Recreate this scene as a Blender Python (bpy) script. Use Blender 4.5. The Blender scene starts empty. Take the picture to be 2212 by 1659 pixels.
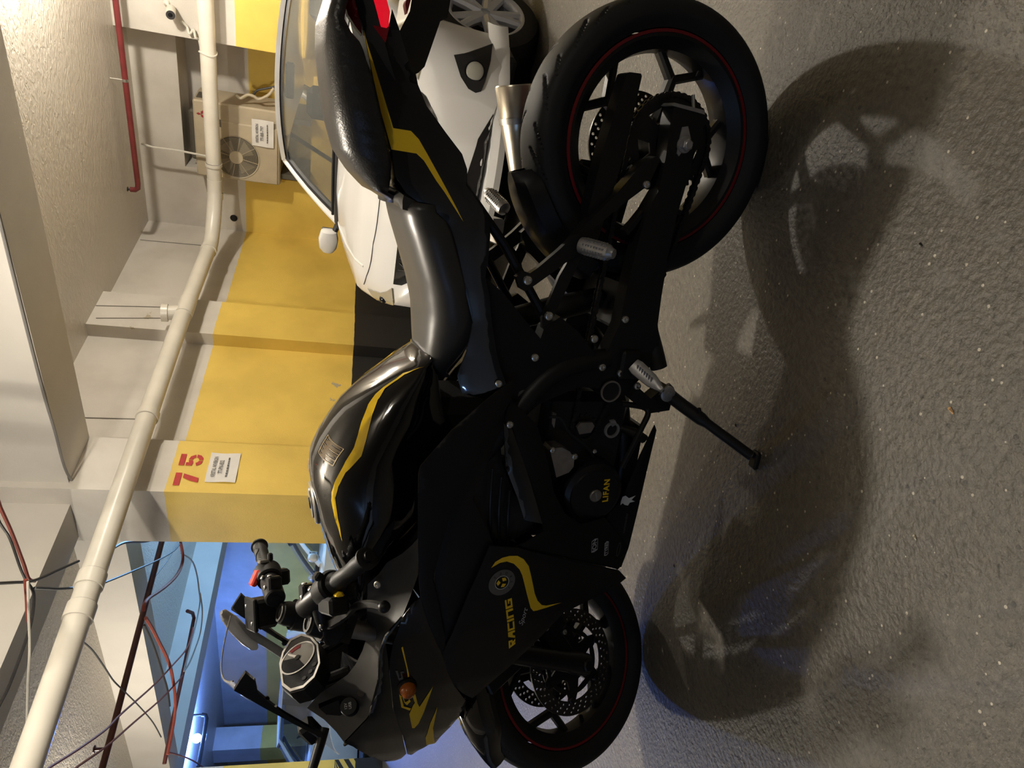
import bpy, bmesh, math, random
from mathutils import Vector, Matrix
from mathutils.bvhtree import BVHTree

# ------------------------------------------------------------------ camera, world, exposure
SC = bpy.context.scene
COL = SC.collection
CAM_H = 0.957
cam_data = bpy.data.cameras.new('camera')
cam_data.sensor_fit = 'HORIZONTAL'
cam_data.sensor_width = 36.0
cam_data.lens = 36.0 * 1534.0 / 2212.0
cam_data.clip_start = 0.02
cam = bpy.data.objects.new('camera', cam_data)
COL.objects.link(cam)
_a, _p, _r = math.radians(38.7), math.radians(14.0), math.radians(4.0)
_fw = Vector((math.cos(_a), math.sin(_a), 0)); _rt = Vector((math.sin(_a), -math.cos(_a), 0)); _up = Vector((0, 0, 1))
_w = _fw * math.cos(_p) - _up * math.sin(_p)
_t0 = _fw * math.sin(_p) + _up * math.cos(_p)
_right = _rt * math.cos(_r) + _t0 * math.sin(_r)
_top = _t0 * math.cos(_r) - _rt * math.sin(_r)
# the phone is held upright but its picture is stored lying on its side: picture-right is the real down
_cx, _cy, _cz = -_top, _right, -_w
cam.matrix_world = Matrix(((_cx.x, _cy.x, _cz.x, 0), (_cx.y, _cy.y, _cz.y, 0), (_cx.z, _cy.z, _cz.z, CAM_H), (0, 0, 0, 1)))
SC.camera = cam
SC.view_settings.view_transform = 'Standard'
SC.view_settings.look = 'None'
SC.view_settings.gamma = 1.0
SC.view_settings.use_curve_mapping = False
SC.view_settings.exposure = 1.0
world = bpy.data.worlds.new('garage_air')
SC.world = world
world.use_nodes = True
world.node_tree.nodes['Background'].inputs['Color'].default_value = (0.55, 0.6, 0.75, 1)
world.node_tree.nodes['Background'].inputs['Strength'].default_value = 0.012

def lamp_light(name, kind, loc, energy, color, size=0.1, size_y=None, rot=(0, 0, 0), parent=None):
    d = bpy.data.lights.new(name, kind)
    d.energy = energy; d.color = color
    if kind == 'AREA':
        d.shape = 'RECTANGLE'; d.size = size; d.size_y = size_y or size
    else:
        d.shadow_soft_size = size
    o = bpy.data.objects.new(name, d); COL.objects.link(o)
    o.location = loc; o.rotation_euler = rot
    if parent: o.parent = parent
    return o
WARM = (1.0, 0.92, 0.79)
LAMPS = [  # batten lamps: x, y, z, watts, yaw
    (1.60, 1.70, 2.82, 95.0, 0.0),
    (5.25, 0.80, 2.84, 100.0, 90.0),
    (0.1, -1.9, 2.80, 17.0, 0.0),  # unseen fill lamp, added to brighten the bike's left side
    (2.0, 7.4, 2.80, 110.0, 90.0),
]

# ------------------------------------------------------------------ materials
M = {}
def mat(name, col, rough=0.5, metal=0.0, spec=0.5, noise=0.0, nscale=8.0, bump=0.0, bscale=60.0, bdist=0.002, coat=0.0, emit=None, estr=0.0, alpha=1.0, trans=0.0, ior=1.45, detail=4.0, sheen=0.0):
    m = bpy.data.materials.new(name); m.use_nodes = True
    nt = m.node_tree; b = nt.nodes['Principled BSDF']
    c = (*col, 1) if len(col) == 3 else col
    b.inputs['Base Color'].default_value = c
    b.inputs['Roughness'].default_value = rough
    b.inputs['Metallic'].default_value = metal
    b.inputs['Specular IOR Level'].default_value = spec
    b.inputs['IOR'].default_value = ior
    b.inputs['Coat Weight'].default_value = coat
    b.inputs['Transmission Weight'].default_value = trans
    b.inputs['Alpha'].default_value = alpha
    if emit:
        b.inputs['Emission Color'].default_value = (*emit, 1); b.inputs['Emission Strength'].default_value = estr
    tc = None
    if noise or bump:
        tc = nt.nodes.new('ShaderNodeTexCoord')
    if noise:
        n = nt.nodes.new('ShaderNodeTexNoise'); n.inputs['Scale'].default_value = nscale; n.inputs['Detail'].default_value = detail
        nt.links.new(tc.outputs['Object'], n.inputs['Vector'])
        r = nt.nodes.new('ShaderNodeValToRGB')
        r.color_ramp.elements[0].position = 0.3; r.color_ramp.elements[1].position = 0.7
        lo = tuple(max(0, v * (1 - noise)) for v in c[:3]); hi = tuple(min(1, v * (1 + noise)) for v in c[:3])
        r.color_ramp.elements[0].color = (*lo, 1); r.color_ramp.elements[1].color = (*hi, 1)
        nt.links.new(n.outputs['Fac'], r.inputs['Fac']); nt.links.new(r.outputs['Color'], b.inputs['Base Color'])
    if bump:
        n2 = nt.nodes.new('ShaderNodeTexNoise'); n2.inputs['Scale'].default_value = bscale; n2.inputs['Detail'].default_value = detail
        nt.links.new(tc.outputs['Object'], n2.inputs['Vector'])
        bp = nt.nodes.new('ShaderNodeBump'); bp.inputs['Strength'].default_value = bump; bp.inputs['Distance'].default_value = bdist
        nt.links.new(n2.outputs['Fac'], bp.inputs['Height']); nt.links.new(bp.outputs['Normal'], b.inputs['Normal'])
    M[name] = m
    return m

def painted_wall(name, white=(0.62, 0.58, 0.52), yellow=(0.74, 0.52, 0.10), black=(0.012, 0.011, 0.010), z1=0.82, z2=2.0, rough=0.6):
    """wall paint in three horizontal bands: black dado, yellow band, white above, with scuffs and flaked patches"""
    m = bpy.data.materials.new(name); m.use_nodes = True
    nt = m.node_tree; N = nt.nodes; L = nt.links; b = N['Principled BSDF']; b.inputs['Roughness'].default_value = rough
    g = N.new('ShaderNodeNewGeometry'); sx = N.new('ShaderNodeSeparateXYZ'); L.new(g.outputs['Position'], sx.inputs[0])
    jn = N.new('ShaderNodeTexNoise'); jn.inputs['Scale'].default_value = 9; L.new(g.outputs['Position'], jn.inputs['Vector'])
    jm = N.new('ShaderNodeMath'); jm.operation = 'MULTIPLY_ADD'; jm.inputs[1].default_value = 0.012; L.new(jn.outputs['Fac'], jm.inputs[0]); L.new(sx.outputs['Z'], jm.inputs[2])
    def step(v):
        s = N.new('ShaderNodeMath'); s.operation = 'GREATER_THAN'; s.inputs[1].default_value = v; L.new(jm.outputs[0], s.inputs[0]); return s
    def mix(f, a, c):
        x = N.new('ShaderNodeMix'); x.data_type = 'RGBA'
        L.new(f, x.inputs['Factor'])
        for sock, v in ((x.inputs['A'], a), (x.inputs['B'], c)):
            if isinstance(v, tuple): sock.default_value = (*v, 1)
            else: L.new(v, sock)
        return x.outputs['Result']
    c = mix(step(z1).outputs[0], black, yellow)
    c = mix(step(z2).outputs[0], c, white)
    # dirt
    n = N.new('ShaderNodeTexNoise'); n.inputs['Scale'].default_value = 2.2; n.inputs['Detail'].default_value = 8; L.new(g.outputs['Position'], n.inputs['Vector'])
    r = N.new('ShaderNodeValToRGB'); r.color_ramp.elements[0].position = 0.3; r.color_ramp.elements[0].color = (0.80, 0.79, 0.77, 1); r.color_ramp.elements[1].position = 0.62; r.color_ramp.elements[1].color = (1, 1, 1, 1)
    L.new(n.outputs['Fac'], r.inputs['Fac'])
    mu = N.new('ShaderNodeMix'); mu.data_type = 'RGBA'; mu.blend_type = 'MULTIPLY'; mu.inputs['Factor'].default_value = 1
    L.new(c, mu.inputs['A']); L.new(r.outputs['Color'], mu.inputs['B'])
    # flaked plaster patches
    f = N.new('ShaderNodeTexNoise'); f.inputs['Scale'].default_value = 1.7; f.inputs['Detail'].default_value = 12; f.inputs['Roughness'].default_value = 0.62; L.new(g.outputs['Position'], f.inputs['Vector'])
    fr = N.new('ShaderNodeMath'); fr.operation = 'GREATER_THAN'; fr.inputs[1].default_value = 0.70; L.new(f.outputs['Fac'], fr.inputs[0])
    out = mix(fr.outputs[0], mu.outputs['Result'], (0.40, 0.34, 0.24))
    L.new(out, b.inputs['Base Color'])
    bn = N.new('ShaderNodeTexNoise'); bn.inputs['Scale'].default_value = 90; L.new(g.outputs['Position'], bn.inputs['Vector'])
    bp = N.new('ShaderNodeBump'); bp.inputs['Strength'].default_value = 0.25; bp.inputs['Distance'].default_value = 0.004
    L.new(bn.outputs['Fac'], bp.inputs['Height']); L.new(bp.outputs['Normal'], b.inputs['Normal'])
    M[name] = m
    return m

# ------------------------------------------------------------------ mesh helpers
def frame_for(d):
    d = Vector(d).normalized()
    a = Vector((0, 0, 1)) if abs(d.z) < 0.9 else Vector((1, 0, 0))
    u = d.cross(a).normalized(); v = d.cross(u).normalized()
    return u, v, d

class MB:
    def __init__(s): s.v = []; s.f = []
    def add(s, vs, fs):
        o = len(s.v); s.v += [tuple(x) for x in vs]; s.f += [tuple(i + o for i in f) for f in fs]; return s
    def box(s, lo, hi, rot=None, bev=0.0):
        (x0, y0, z0), (x1, y1, z1) = lo, hi
        c = Vector(((x0 + x1) / 2, (y0 + y1) / 2, (z0 + z1) / 2))
        if bev:
            hx, hy, hz = (x1 - x0) / 2, (y1 - y0) / 2, (z1 - z0) / 2; b = min(bev, hx * .9, hy * .9, hz * .9)
            vs = []
            for sx in (-1, 1):
                for sy in (-1, 1):
                    for sz in (-1, 1):
                        vs += [(sx * hx, sy * (hy - b), sz * (hz - b)), (sx * (hx - b), sy * hy, sz * (hz - b)), (sx * (hx - b), sy * (hy - b), sz * hz)]
            bm = bmesh.new()
            for q in vs: bm.verts.new(q)
            bmesh.ops.convex_hull(bm, input=bm.verts)
            bmesh.ops.dissolve_limit(bm, angle_limit=0.01, verts=bm.verts, edges=bm.edges)
            bm.verts.index_update()
            vv = [q.co.copy() for q in bm.verts]; ff = [[q.index for q in f.verts] for f in bm.faces]; bm.free()
        else:
            hx, hy, hz = (x1 - x0) / 2, (y1 - y0) / 2, (z1 - z0) / 2
            vv = [Vector((a * hx, b_ * hy, c_ * hz)) for a in (-1, 1) for b_ in (-1, 1) for c_ in (-1, 1)]
            ff = [(0, 1, 3, 2), (4, 6, 7, 5), (0, 4, 5, 1), (2, 3, 7, 6), (0, 2, 6, 4), (1, 5, 7, 3)]
        if rot is not None: vv = [rot @ q for q in vv]
        return s.add([q + c for q in vv], ff)
    def prism(s, poly, y0, y1, ax='y'):
        n = len(poly)
        put = {'y': lambda p, t: (p[0], t, p[1]), 'z': lambda p, t: (p[0], p[1], t), 'x': lambda p, t: (t, p[0], p[1])}[ax]
        vs = [put(p, y0) for p in poly] + [put(p, y1) for p in poly]
        fs = [tuple(range(n)), tuple(range(2 * n - 1, n - 1, -1))] + [(i, i + n, (i + 1) % n + n, (i + 1) % n) for i in range(n)]
        return s.add(vs, fs)
    def tube(s, pts, r, n=10, cap=True, closed=False):
        pts = [Vector(p) for p in pts]; m = len(pts)
        rs = r if isinstance(r, (list, tuple)) else [r] * m
        vs = []; fs = []; pu = None
        for i, p in enumerate(pts):
            a = pts[(i - 1) % m] if (closed or i > 0) else p; b = pts[(i + 1) % m] if (closed or i < m - 1) else p
            d = (b - a).normalized() if (b - a).length > 1e-9 else Vector((0, 0, 1))
            if pu is None: u, v, _ = frame_for(d)
            else:
                u = (pu - d * pu.dot(d)).normalized(); v = d.cross(u)
            pu = u
            for k in range(n):
                t = 2 * math.pi * k / n; vs.append(p + (u * math.cos(t) + v * math.sin(t)) * rs[i])
        rng = m if closed else m - 1
        for i in range(rng):
            for k in range(n):
                a = i * n + k; b = i * n + (k + 1) % n; j = ((i + 1) % m) * n
                fs.append((a, b, j + (k + 1) % n, j + k))
        if cap and not closed: fs += [tuple(range(n - 1, -1, -1)), tuple((m - 1) * n + k for k in range(n))]
        return s.add(vs, fs)
    def lathe(s, prof, c, axis, n=32, closed=False, cap=True):
        """prof: list of (along, radius)"""
        u, v, d = frame_for(axis); c = Vector(c); vs = []; fs = []; m = len(prof)
        for a, r in prof:
            for k in range(n):
                t = 2 * math.pi * k / n; vs.append(c + d * a + (u * math.cos(t) + v * math.sin(t)) * r)
        for i in range(m if closed else m - 1):
            j = (i + 1) % m
            for k in range(n): fs.append((i * n + k, i * n + (k + 1) % n, j * n + (k + 1) % n, j * n + k))
        if cap and not closed: fs += [tuple(range(n - 1, -1, -1)), tuple((m - 1) * n + k for k in range(n))]
        return s.add(vs, fs)
    def cyl(s, a, b, r, n=16, bev=0.0):
        a, b = Vector(a), Vector(b); L = (b - a).length
        pr = [(0, r), (L, r)] if not bev else [(0, r - bev), (bev, r), (L - bev, r), (L, r - bev)]
        return s.lathe(pr, a, b - a, n)
    def bolt(s, p, d, r, h=None):
        """button-head cap screw with a hex socket"""
        h = h or r * .6; p = Vector(p); d = Vector(d).normalized()
        s.lathe([(0, r * 1.0), (h * .35, r), (h * .8, r * .86), (h, r * .62), (h, r * .42), (h * .5, r * .40), (h * .5, 0.0001)], p, d, 14)
        return s
    def loft(s, rings, closed_ring=True, cap=True):
        n = len(rings[0]); vs = [p for R in rings for p in R]; fs = []
        for i in range(len(rings) - 1):
            for k in range(n if closed_ring else n - 1):
                fs.append((i * n + k, i * n + (k + 1) % n, (i + 1) * n + (k + 1) % n, (i + 1) * n + k))
        if cap and closed_ring: fs += [tuple(range(n - 1, -1, -1)), tuple((len(rings) - 1) * n + k for k in range(n))]
        return s.add(vs, fs)
    def sphere(s, c, r, n=12, sc=(1, 1, 1)):
        vs = []; fs = []; m = n // 2
        for i in range(1, m):
            t = math.pi * i / m
            for k in range(n):
                a = 2 * math.pi * k / n
                vs.append((c[0] + r * sc[0] * math.sin(t) * math.cos(a), c[1] + r * sc[1] * math.sin(t) * math.sin(a), c[2] + r * sc[2] * math.cos(t)))
        vs += [(c[0], c[1], c[2] + r * sc[2]), (c[0], c[1], c[2] - r * sc[2])]; T = len(vs) - 2
        for i in range(m - 2):
            for k in range(n): fs.append((i * n + k, (i + 1) * n + k, (i + 1) * n + (k + 1) % n, i * n + (k + 1) % n))
        for k in range(n): fs += [(T, k, (k + 1) % n), (T + 1, (m - 2) * n + (k + 1) % n, (m - 2) * n + k)]
        return s.add(vs, fs)
    def xform(s, fn): s.v = [tuple(fn(Vector(p))) for p in s.v]; return s
    def mirror_y(s):
        s.v = [(x, -y, z) for x, y, z in s.v]; s.f = [tuple(reversed(f)) for f in s.f]; return s
    def mesh(s, name, smooth=35):
        me = bpy.data.meshes.new(name); me.from_pydata(s.v, [], s.f); me.validate()
        bm = bmesh.new(); bm.from_mesh(me); bmesh.ops.recalc_face_normals(bm, faces=bm.faces); bm.to_mesh(me); bm.free()
        if smooth:
            for p in me.polygons: p.use_smooth = True
            me.set_sharp_from_angle(angle=math.radians(smooth))
        return me
    def build(s, name, material, parent=None, smooth=35):
        me = s.mesh(name, smooth)
        return link(name, me, material, parent)

def link(name, me, material, parent=None):
    if material is not None:
        me.materials.clear(); me.materials.append(M[material] if isinstance(material, str) else material)
    o = bpy.data.objects.new(name, me); COL.objects.link(o)
    if parent is not None: o.parent = parent
    return o
def tag(o, label=None, cat=None, group=None, kind=None):
    if label: o['label'] = label
    if cat: o['category'] = cat
    if group: o['group'] = group
    if kind: o['kind'] = kind
    return o
def thing(name, label, cat, loc=(0, 0, 0), rz=0.0, group=None):
    o = bpy.data.objects.new(name, None); COL.objects.link(o); o.empty_display_size = 0.1
    o.location = loc; o.rotation_euler = (0, 0, rz)
    return tag(o, label, cat, group)
def struct(name, mb, material, label, smooth=0, parent=None):
    o = mb.build(name, material, parent, smooth); tag(o, label, kind='structure'); return o
def curve_mesh(loops, depth):
    """flat plate from closed 2D loops (inner loops cut holes), thickness depth, lying in local XY"""
    cu = bpy.data.curves.new('t', 'CURVE'); cu.dimensions = '2D'; cu.fill_mode = 'BOTH'; cu.extrude = depth / 2
    for lp in loops:
        sp = cu.splines.new('POLY'); sp.points.add(len(lp) - 1)
        for q, (x, y) in zip(sp.points, lp): q.co = (x, y, 0, 1)
        sp.use_cyclic_u = True
    o = bpy.data.objects.new('t', cu); COL.objects.link(o)
    me = bpy.data.meshes.new_from_object(o.evaluated_get(bpy.context.evaluated_depsgraph_get()))
    bpy.data.objects.remove(o); bpy.data.curves.remove(cu)
    return me
def text_mesh(body, size=1.0, depth=0.0, shear=0.0, spacing=1.0, bold=0.0, xs=1.0):
    cu = bpy.data.curves.new('t', 'FONT'); cu.body = body; cu.size = size; cu.extrude = depth; cu.shear = shear
    cu.space_character = spacing; cu.align_x = 'CENTER'; cu.align_y = 'CENTER'; cu.offset = bold; cu.resolution_u = 3
    o = bpy.data.objects.new('t', cu); COL.objects.link(o)
    me = bpy.data.meshes.new_from_object(o.evaluated_get(bpy.context.evaluated_depsgraph_get()))
    bpy.data.objects.remove(o); bpy.data.curves.remove(cu)
    if xs != 1.0: me.transform(Matrix.Diagonal((xs, 1, 1, 1)))
    return me
def basis(o, x, y, z):
    x, y, z, o = Vector(x), Vector(y), Vector(z), Vector(o)
    return Matrix(((x.x, y.x, z.x, o.x), (x.y, y.y, z.y, o.y), (x.z, y.z, z.z, o.z), (0, 0, 0, 1)))
def smooth_path(pts, per=6):
    P = [Vector(p) for p in pts]; out = []
    for i in range(len(P) - 1):
        a = P[max(i - 1, 0)]; b = P[i]; c = P[i + 1]; d = P[min(i + 2, len(P) - 1)]
        for k in range(per):
            t = k / per
            out.append(0.5 * ((2 * b) + (c - a) * t + (2 * a - 5 * b + 4 * c - d) * t * t + (3 * b - a - 3 * c + d) * t ** 3))
    out.append(P[-1]); return out
def copy_tree(o, parent=None):
    c = o.copy(); COL.objects.link(c)
    if parent is not None: c.parent = parent
    for ch in o.children: copy_tree(ch, c)
    return c

# ------------------------------------------------------------------ the garage
painted_wall('wall_paint')
painted_wall('column_paint', z1=0.36)
mat('white_paint', (0.60, 0.565, 0.51), 0.6, noise=0.05, nscale=2.5, bump=0.25, bscale=70, bdist=0.004)
def ceiling_material():
    m = bpy.data.materials.new('trowelled_plaster'); m.use_nodes = True
    nt = m.node_tree; N = nt.nodes; L = nt.links; b = N['Principled BSDF']; b.inputs['Roughness'].default_value = 0.33
    b.inputs['Base Color'].default_value = (0.58, 0.53, 0.46, 1)
    g = N.new('ShaderNodeNewGeometry')
    mp = N.new('ShaderNodeMapping'); mp.inputs['Scale'].default_value = (1.0, 0.42, 1.0); L.new(g.outputs['Position'], mp.inputs['Vector'])
    n = N.new('ShaderNodeTexNoise'); n.inputs['Scale'].default_value = 34; n.inputs['Detail'].default_value = 3; n.inputs['Distortion'].default_value = 1.2; L.new(mp.outputs[0], n.inputs['Vector'])
    bp = N.new('ShaderNodeBump'); bp.inputs['Strength'].default_value = 0.85; bp.inputs['Distance'].default_value = 0.012
    L.new(n.outputs['Fac'], bp.inputs['Height']); L.new(bp.outputs['Normal'], b.inputs['Normal'])
    M['trowelled_plaster'] = m
ceiling_material()
def floor_material():
    m = bpy.data.materials.new('worn_concrete'); m.use_nodes = True
    nt = m.node_tree; N = nt.nodes; L = nt.links; b = N['Principled BSDF']
    g = N.new('ShaderNodeNewGeometry')
    n = N.new('ShaderNodeTexNoise'); n.inputs['Scale'].default_value = 55; n.inputs['Detail'].default_value = 10; n.inputs['Roughness'].default_value = 0.7; L.new(g.outputs['Position'], n.inputs['Vector'])
    r = N.new('ShaderNodeValToRGB'); r.color_ramp.elements[0].position = 0.30; r.color_ramp.elements[0].color = (0.046, 0.041, 0.033, 1); r.color_ramp.elements[1].position = 0.70; r.color_ramp.elements[1].color = (0.122, 0.109, 0.088, 1)
    L.new(n.outputs['Fac'], r.inputs['Fac'])
    n0 = N.new('ShaderNodeTexNoise'); n0.inputs['Scale'].default_value = 1.3; n0.inputs['Detail'].default_value = 5; L.new(g.outputs['Position'], n0.inputs['Vector'])
    r0 = N.new('ShaderNodeValToRGB'); r0.color_ramp.elements[0].position = 0.35; r0.color_ramp.elements[0].color = (0.82, 0.81, 0.79, 1); r0.color_ramp.elements[1].position = 0.65; r0.color_ramp.elements[1].color = (1.05, 1.05, 1.04, 1)
    L.new(n0.outputs['Fac'], r0.inputs['Fac'])
    mu = N.new('ShaderNodeMix'); mu.data_type = 'RGBA'; mu.blend_type = 'MULTIPLY'; mu.inputs['Factor'].default_value = 1; L.new(r.outputs['Color'], mu.inputs['A']); L.new(r0.outputs['Color'], mu.inputs['B'])
    # pale chips of aggregate
    v = N.new('ShaderNodeTexVoronoi'); v.inputs['Scale'].default_value = 62; L.new(g.outputs['Position'], v.inputs['Vector'])
    lt = N.new('ShaderNodeMath'); lt.operation = 'LESS_THAN'; lt.inputs[1].default_value = 0.17; L.new(v.outputs['Distance'], lt.inputs[0])
    sp = N.new('ShaderNodeSeparateColor'); L.new(v.outputs['Color'], sp.inputs[0])
    gt = N.new('ShaderNodeMath'); gt.operation = 'GREATER_THAN'; gt.inputs[1].default_value = 0.86; L.new(sp.outputs['Red'], gt.inputs[0])
    ml = N.new('ShaderNodeMath'); ml.operation = 'MULTIPLY'; L.new(lt.outputs[0], ml.inputs[0]); L.new(gt.outputs[0], ml.inputs[1])
    mx = N.new('ShaderNodeMix'); mx.data_type = 'RGBA'; L.new(ml.outputs[0], mx.inputs['Factor']); L.new(mu.outputs['Result'], mx.inputs['A']); mx.inputs['B'].default_value = (0.40, 0.36, 0.29, 1)
    # dark pits
    v2 = N.new('ShaderNodeTexVoronoi'); v2.inputs['Scale'].default_value = 45; L.new(g.outputs['Position'], v2.inputs['Vector'])
    lt2 = N.new('ShaderNodeMath'); lt2.operation = 'LESS_THAN'; lt2.inputs[1].default_value = 0.20; L.new(v2.outputs['Distance'], lt2.inputs[0])
    sp2 = N.new('ShaderNodeSeparateColor'); L.new(v2.outputs['Color'], sp2.inputs[0])
    gt2 = N.new('ShaderNodeMath'); gt2.operation = 'GREATER_THAN'; gt2.inputs[1].default_value = 0.82; L.new(sp2.outputs['Green'], gt2.inputs[0])
    ml2 = N.new('ShaderNodeMath'); ml2.operation = 'MULTIPLY'; L.new(lt2.outputs[0], ml2.inputs[0]); L.new(gt2.outputs[0], ml2.inputs[1])
    mx2 = N.new('ShaderNodeMix'); mx2.data_type = 'RGBA'; L.new(ml2.outputs[0], mx2.inputs['Factor']); L.new(mx.outputs['Result'], mx2.inputs['A']); mx2.inputs['B'].default_value = (0.035, 0.031, 0.026, 1)
    L.new(mx2.outputs['Result'], b.inputs['Base Color'])
    b.inputs['Roughness'].default_value = 0.48
    bn = N.new('ShaderNodeTexNoise'); bn.inputs['Scale'].default_value = 85; bn.inputs['Detail'].default_value = 8; L.new(g.outputs['Position'], bn.inputs['Vector'])
    bp = N.new('ShaderNodeBump'); bp.inputs['Strength'].default_value = 0.8; bp.inputs['Distance'].default_value = 0.006
    L.new(bn.outputs['Fac'], bp.inputs['Height']); L.new(bp.outputs['Normal'], b.inputs['Normal'])
    M['worn_concrete'] = m
floor_material()
HC, ZB = 2.97, 2.57           # ceiling and beam soffit heights
struct('floor', MB().box((-8, -8, -0.1), (12, 24, 0)), 'worn_concrete', 'worn brown grey concrete garage floor with pale aggregate chips')
struct('ceiling', MB().box((-8, -8, HC), (12, 24, HC + 0.1)), 'trowelled_plaster', 'white trowelled plaster ceiling of the garage')
wall_back_o = struct('wall_back', MB().box((3.8, 4.0, 0), (8.9, 4.3, HC)), 'wall_paint', 'white, yellow and black painted garage wall behind the white car')
# end wall of the bay with a niche for the air conditioner
w = MB()
w.box((7.31, 3.345, 0), (7.75, 4.05, HC)); w.box((7.31, -8, 0), (7.75, 2.08, HC))
w.box((7.31, 2.08, 2.565), (7.75, 3.345, HC)); w.box((7.31, 2.08, 0), (7.75, 3.345, 1.35)); w.box((7.70, 2.0, 1.3), (7.80, 3.4, 2.6))
wall_right_o = struct('wall_right', w, 'wall_paint', 'white and yellow painted end wall with the air conditioner niche')
struct('wall_far', MB().box((8.75, 4.3, 0), (8.95, 24, HC)), 'wall_paint', 'far garage wall washed in blue light')
struct('wall_end', MB().box((-8, 23.0, 0), (12, 23.2, HC)), 'wall_paint', 'distant end wall of the garage in blue light')
struct('wall_left', MB().box((-8.1, -8, 0), (-8, 24, HC)), 'white_paint', 'garage wall out of view on the left')
struct('wall_near', MB().box((-8, -8.1, 0), (12, -8, HC)), 'white_paint', 'garage wall out of view behind the photographer')
struct('column', MB().box((3.42, 3.85, 0), (3.90, 4.37, HC)), 'column_paint', 'yellow and white painted concrete column numbered 75')
pilaster_o = struct('pilaster', MB().box((5.24, 3.88, 0), (5.74, 4.02, HC)), 'wall_paint', 'shallow painted pilaster on the yellow wall above the car bonnet')
struct('bulkhead', MB().box((6.95, -8, 0), (7.33, 2.00, HC)), 'wall_paint', 'painted concrete wall pier to the right of the air conditioner niche')
struct('ceiling_beam', MB().box((3.47, -8, ZB), (3.90, 3.86, HC + .02)), 'white_paint', 'white concrete beam crossing overhead above the motorcycle')
struct('ceiling_beam', MB().box((-8, 4.0, ZB), (3.43, 4.33, HC + .02)), 'white_paint', 'white concrete beam running left from the numbered column')
struct('ceiling_beam', MB().box((4.15, 4.33, ZB), (4.47, 10.1, HC + .02)), 'white_paint', 'white concrete beam beyond the numbered column, in front of the blue light')
struct('ceiling_beam', MB().box((-8, 10.1, ZB), (8.8, 10.62, HC + .02)), 'white_paint', 'far concrete beam tinted by the blue light')
far_column_o = struct('column', MB().box((3.75, 9.95, 0), (4.27, 10.6, HC)), 'column_paint', 'far yellow column with hazard chevrons at its foot')
struct('column', MB().box((7.5, 16.7, 0), (8.0, 17.3, HC)), 'column_paint', 'most distant pale and yellow column in the blue area')

# lamps that light the bays
mat('lamp_housing', (0.7, 0.7, 0.68), 0.4)
mat('lamp_tube', (1, 1, 1), 0.4, emit=WARM, estr=6.0)
for i, (lx, ly, lz, lw, ya) in enumerate(LAMPS):
    names = ['white batten lamp on the ceiling above the motorcycle', 'white batten lamp on the ceiling over the white car', 'unseen fill lamp added on the ceiling behind the photographer', 'white batten lamp on the ceiling beyond the beam on the left']
    t = thing('batten_lamp', names[i], 'lamp', (lx, ly, lz), math.radians(ya))
    MB().box((-0.31, -0.035, 0.03), (0.31, 0.035, HC - lz), bev=.006).build('housing', 'lamp_housing', t)
    MB().cyl((-0.29, 0, 0.012), (0.29, 0, 0.012), 0.013, 12).build('tube', 'lamp_tube', t)
    lamp_light('lamp_light', 'POINT', (0, 0, -0.08), lw, WARM, 0.06, parent=t)
mat('blue_bulb', (0.3, 0.5, 1), 0.3, emit=(0.35, 0.62, 1.0), estr=60)
for (lx, ly, lz, e, bc, lb) in [(6.15, 13.2, 2.837) + (165, (0.11, 0.26, 1.0), 'glowing blue bulb on the distant ceiling'), (7.6, 6.7, 2.5, 170, (0.24, 0.52, 1.0), 'blue bulb hidden behind the numbered column'), (-6.6, 1.6, 2.3, 16, (0.2, 0.4, 1.0), 'blue bulb far behind the photographer')]:
    t = thing('blue_lamp', lb, 'lamp', (lx, ly, lz))
    MB().sphere((0, 0, 0), 0.075, 16).build('bulb', 'blue_bulb', t)
    MB().cyl((0, 0, 0.07), (0, 0, HC - lz), 0.02, 10).build('stem', 'lamp_housing', t)
    lamp_light('blue_light', 'POINT', (0, 0, -0.16), e, bc, 0.08, parent=t)

# ------------------------------------------------------------------ the motorcycle (local x forward, y left, z up, origin under the rear axle)
mat('tyre_rubber', (0.014, 0.014, 0.014), 0.62, spec=0.35, bump=0.2, bscale=220, bdist=0.0008)
mat('wheel_black', (0.010, 0.010, 0.010), 0.38, spec=0.4)
mat('red_pinstripe', (0.16, 0.006, 0.009), 0.4)
mat('gloss_black', (0.0035, 0.0036, 0.0042), 0.07, spec=0.5, coat=0.6)
mat('satin_black', (0.0075, 0.0075, 0.0080), 0.40, spec=0.35)
mat('matte_black', (0.0065, 0.0062, 0.0058), 0.55, spec=0.30, bump=0.12, bscale=500, bdist=0.0005)
mat('dash_plastic', (0.034, 0.032, 0.029), 0.46, spec=0.4, bump=0.12, bscale=400, bdist=0.0005)
mat('frame_black', (0.009, 0.009, 0.009), 0.45, spec=0.35)
mat('seat_vinyl', (0.036, 0.034, 0.031), 0.36, spec=0.5, bump=0.10, bscale=420, bdist=0.0006)
mat('pillion_vinyl', (0.020, 0.019, 0.018), 0.33, spec=0.5, bump=0.6, bscale=260, bdist=0.0012)
mat('yellow_decal', (0.86, 0.56, 0.02), 0.30)
mat('grey_decal', (0.10, 0.098, 0.092), 0.4)
mat('white_decal', (0.55, 0.55, 0.53), 0.4)
mat('gold_decal', (0.42, 0.30, 0.14), 0.4)
mat('bolt_steel', (0.62, 0.61, 0.58), 0.25, metal=0.9)
mat('cast_aluminium', (0.40, 0.40, 0.40), 0.42, metal=0.7, noise=0.12, nscale=60)
mat('worn_steel', (0.34, 0.32, 0.29), 0.38, metal=0.85, noise=0.15, nscale=50)
mat('muffler_steel', (0.62, 0.56, 0.45), 0.30, metal=0.95, noise=0.12, nscale=24)
mat('chain_steel', (0.030, 0.028, 0.026), 0.45, metal=0.6)
mat('disc_steel', (0.060, 0.058, 0.054), 0.40, metal=0.7)
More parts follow.
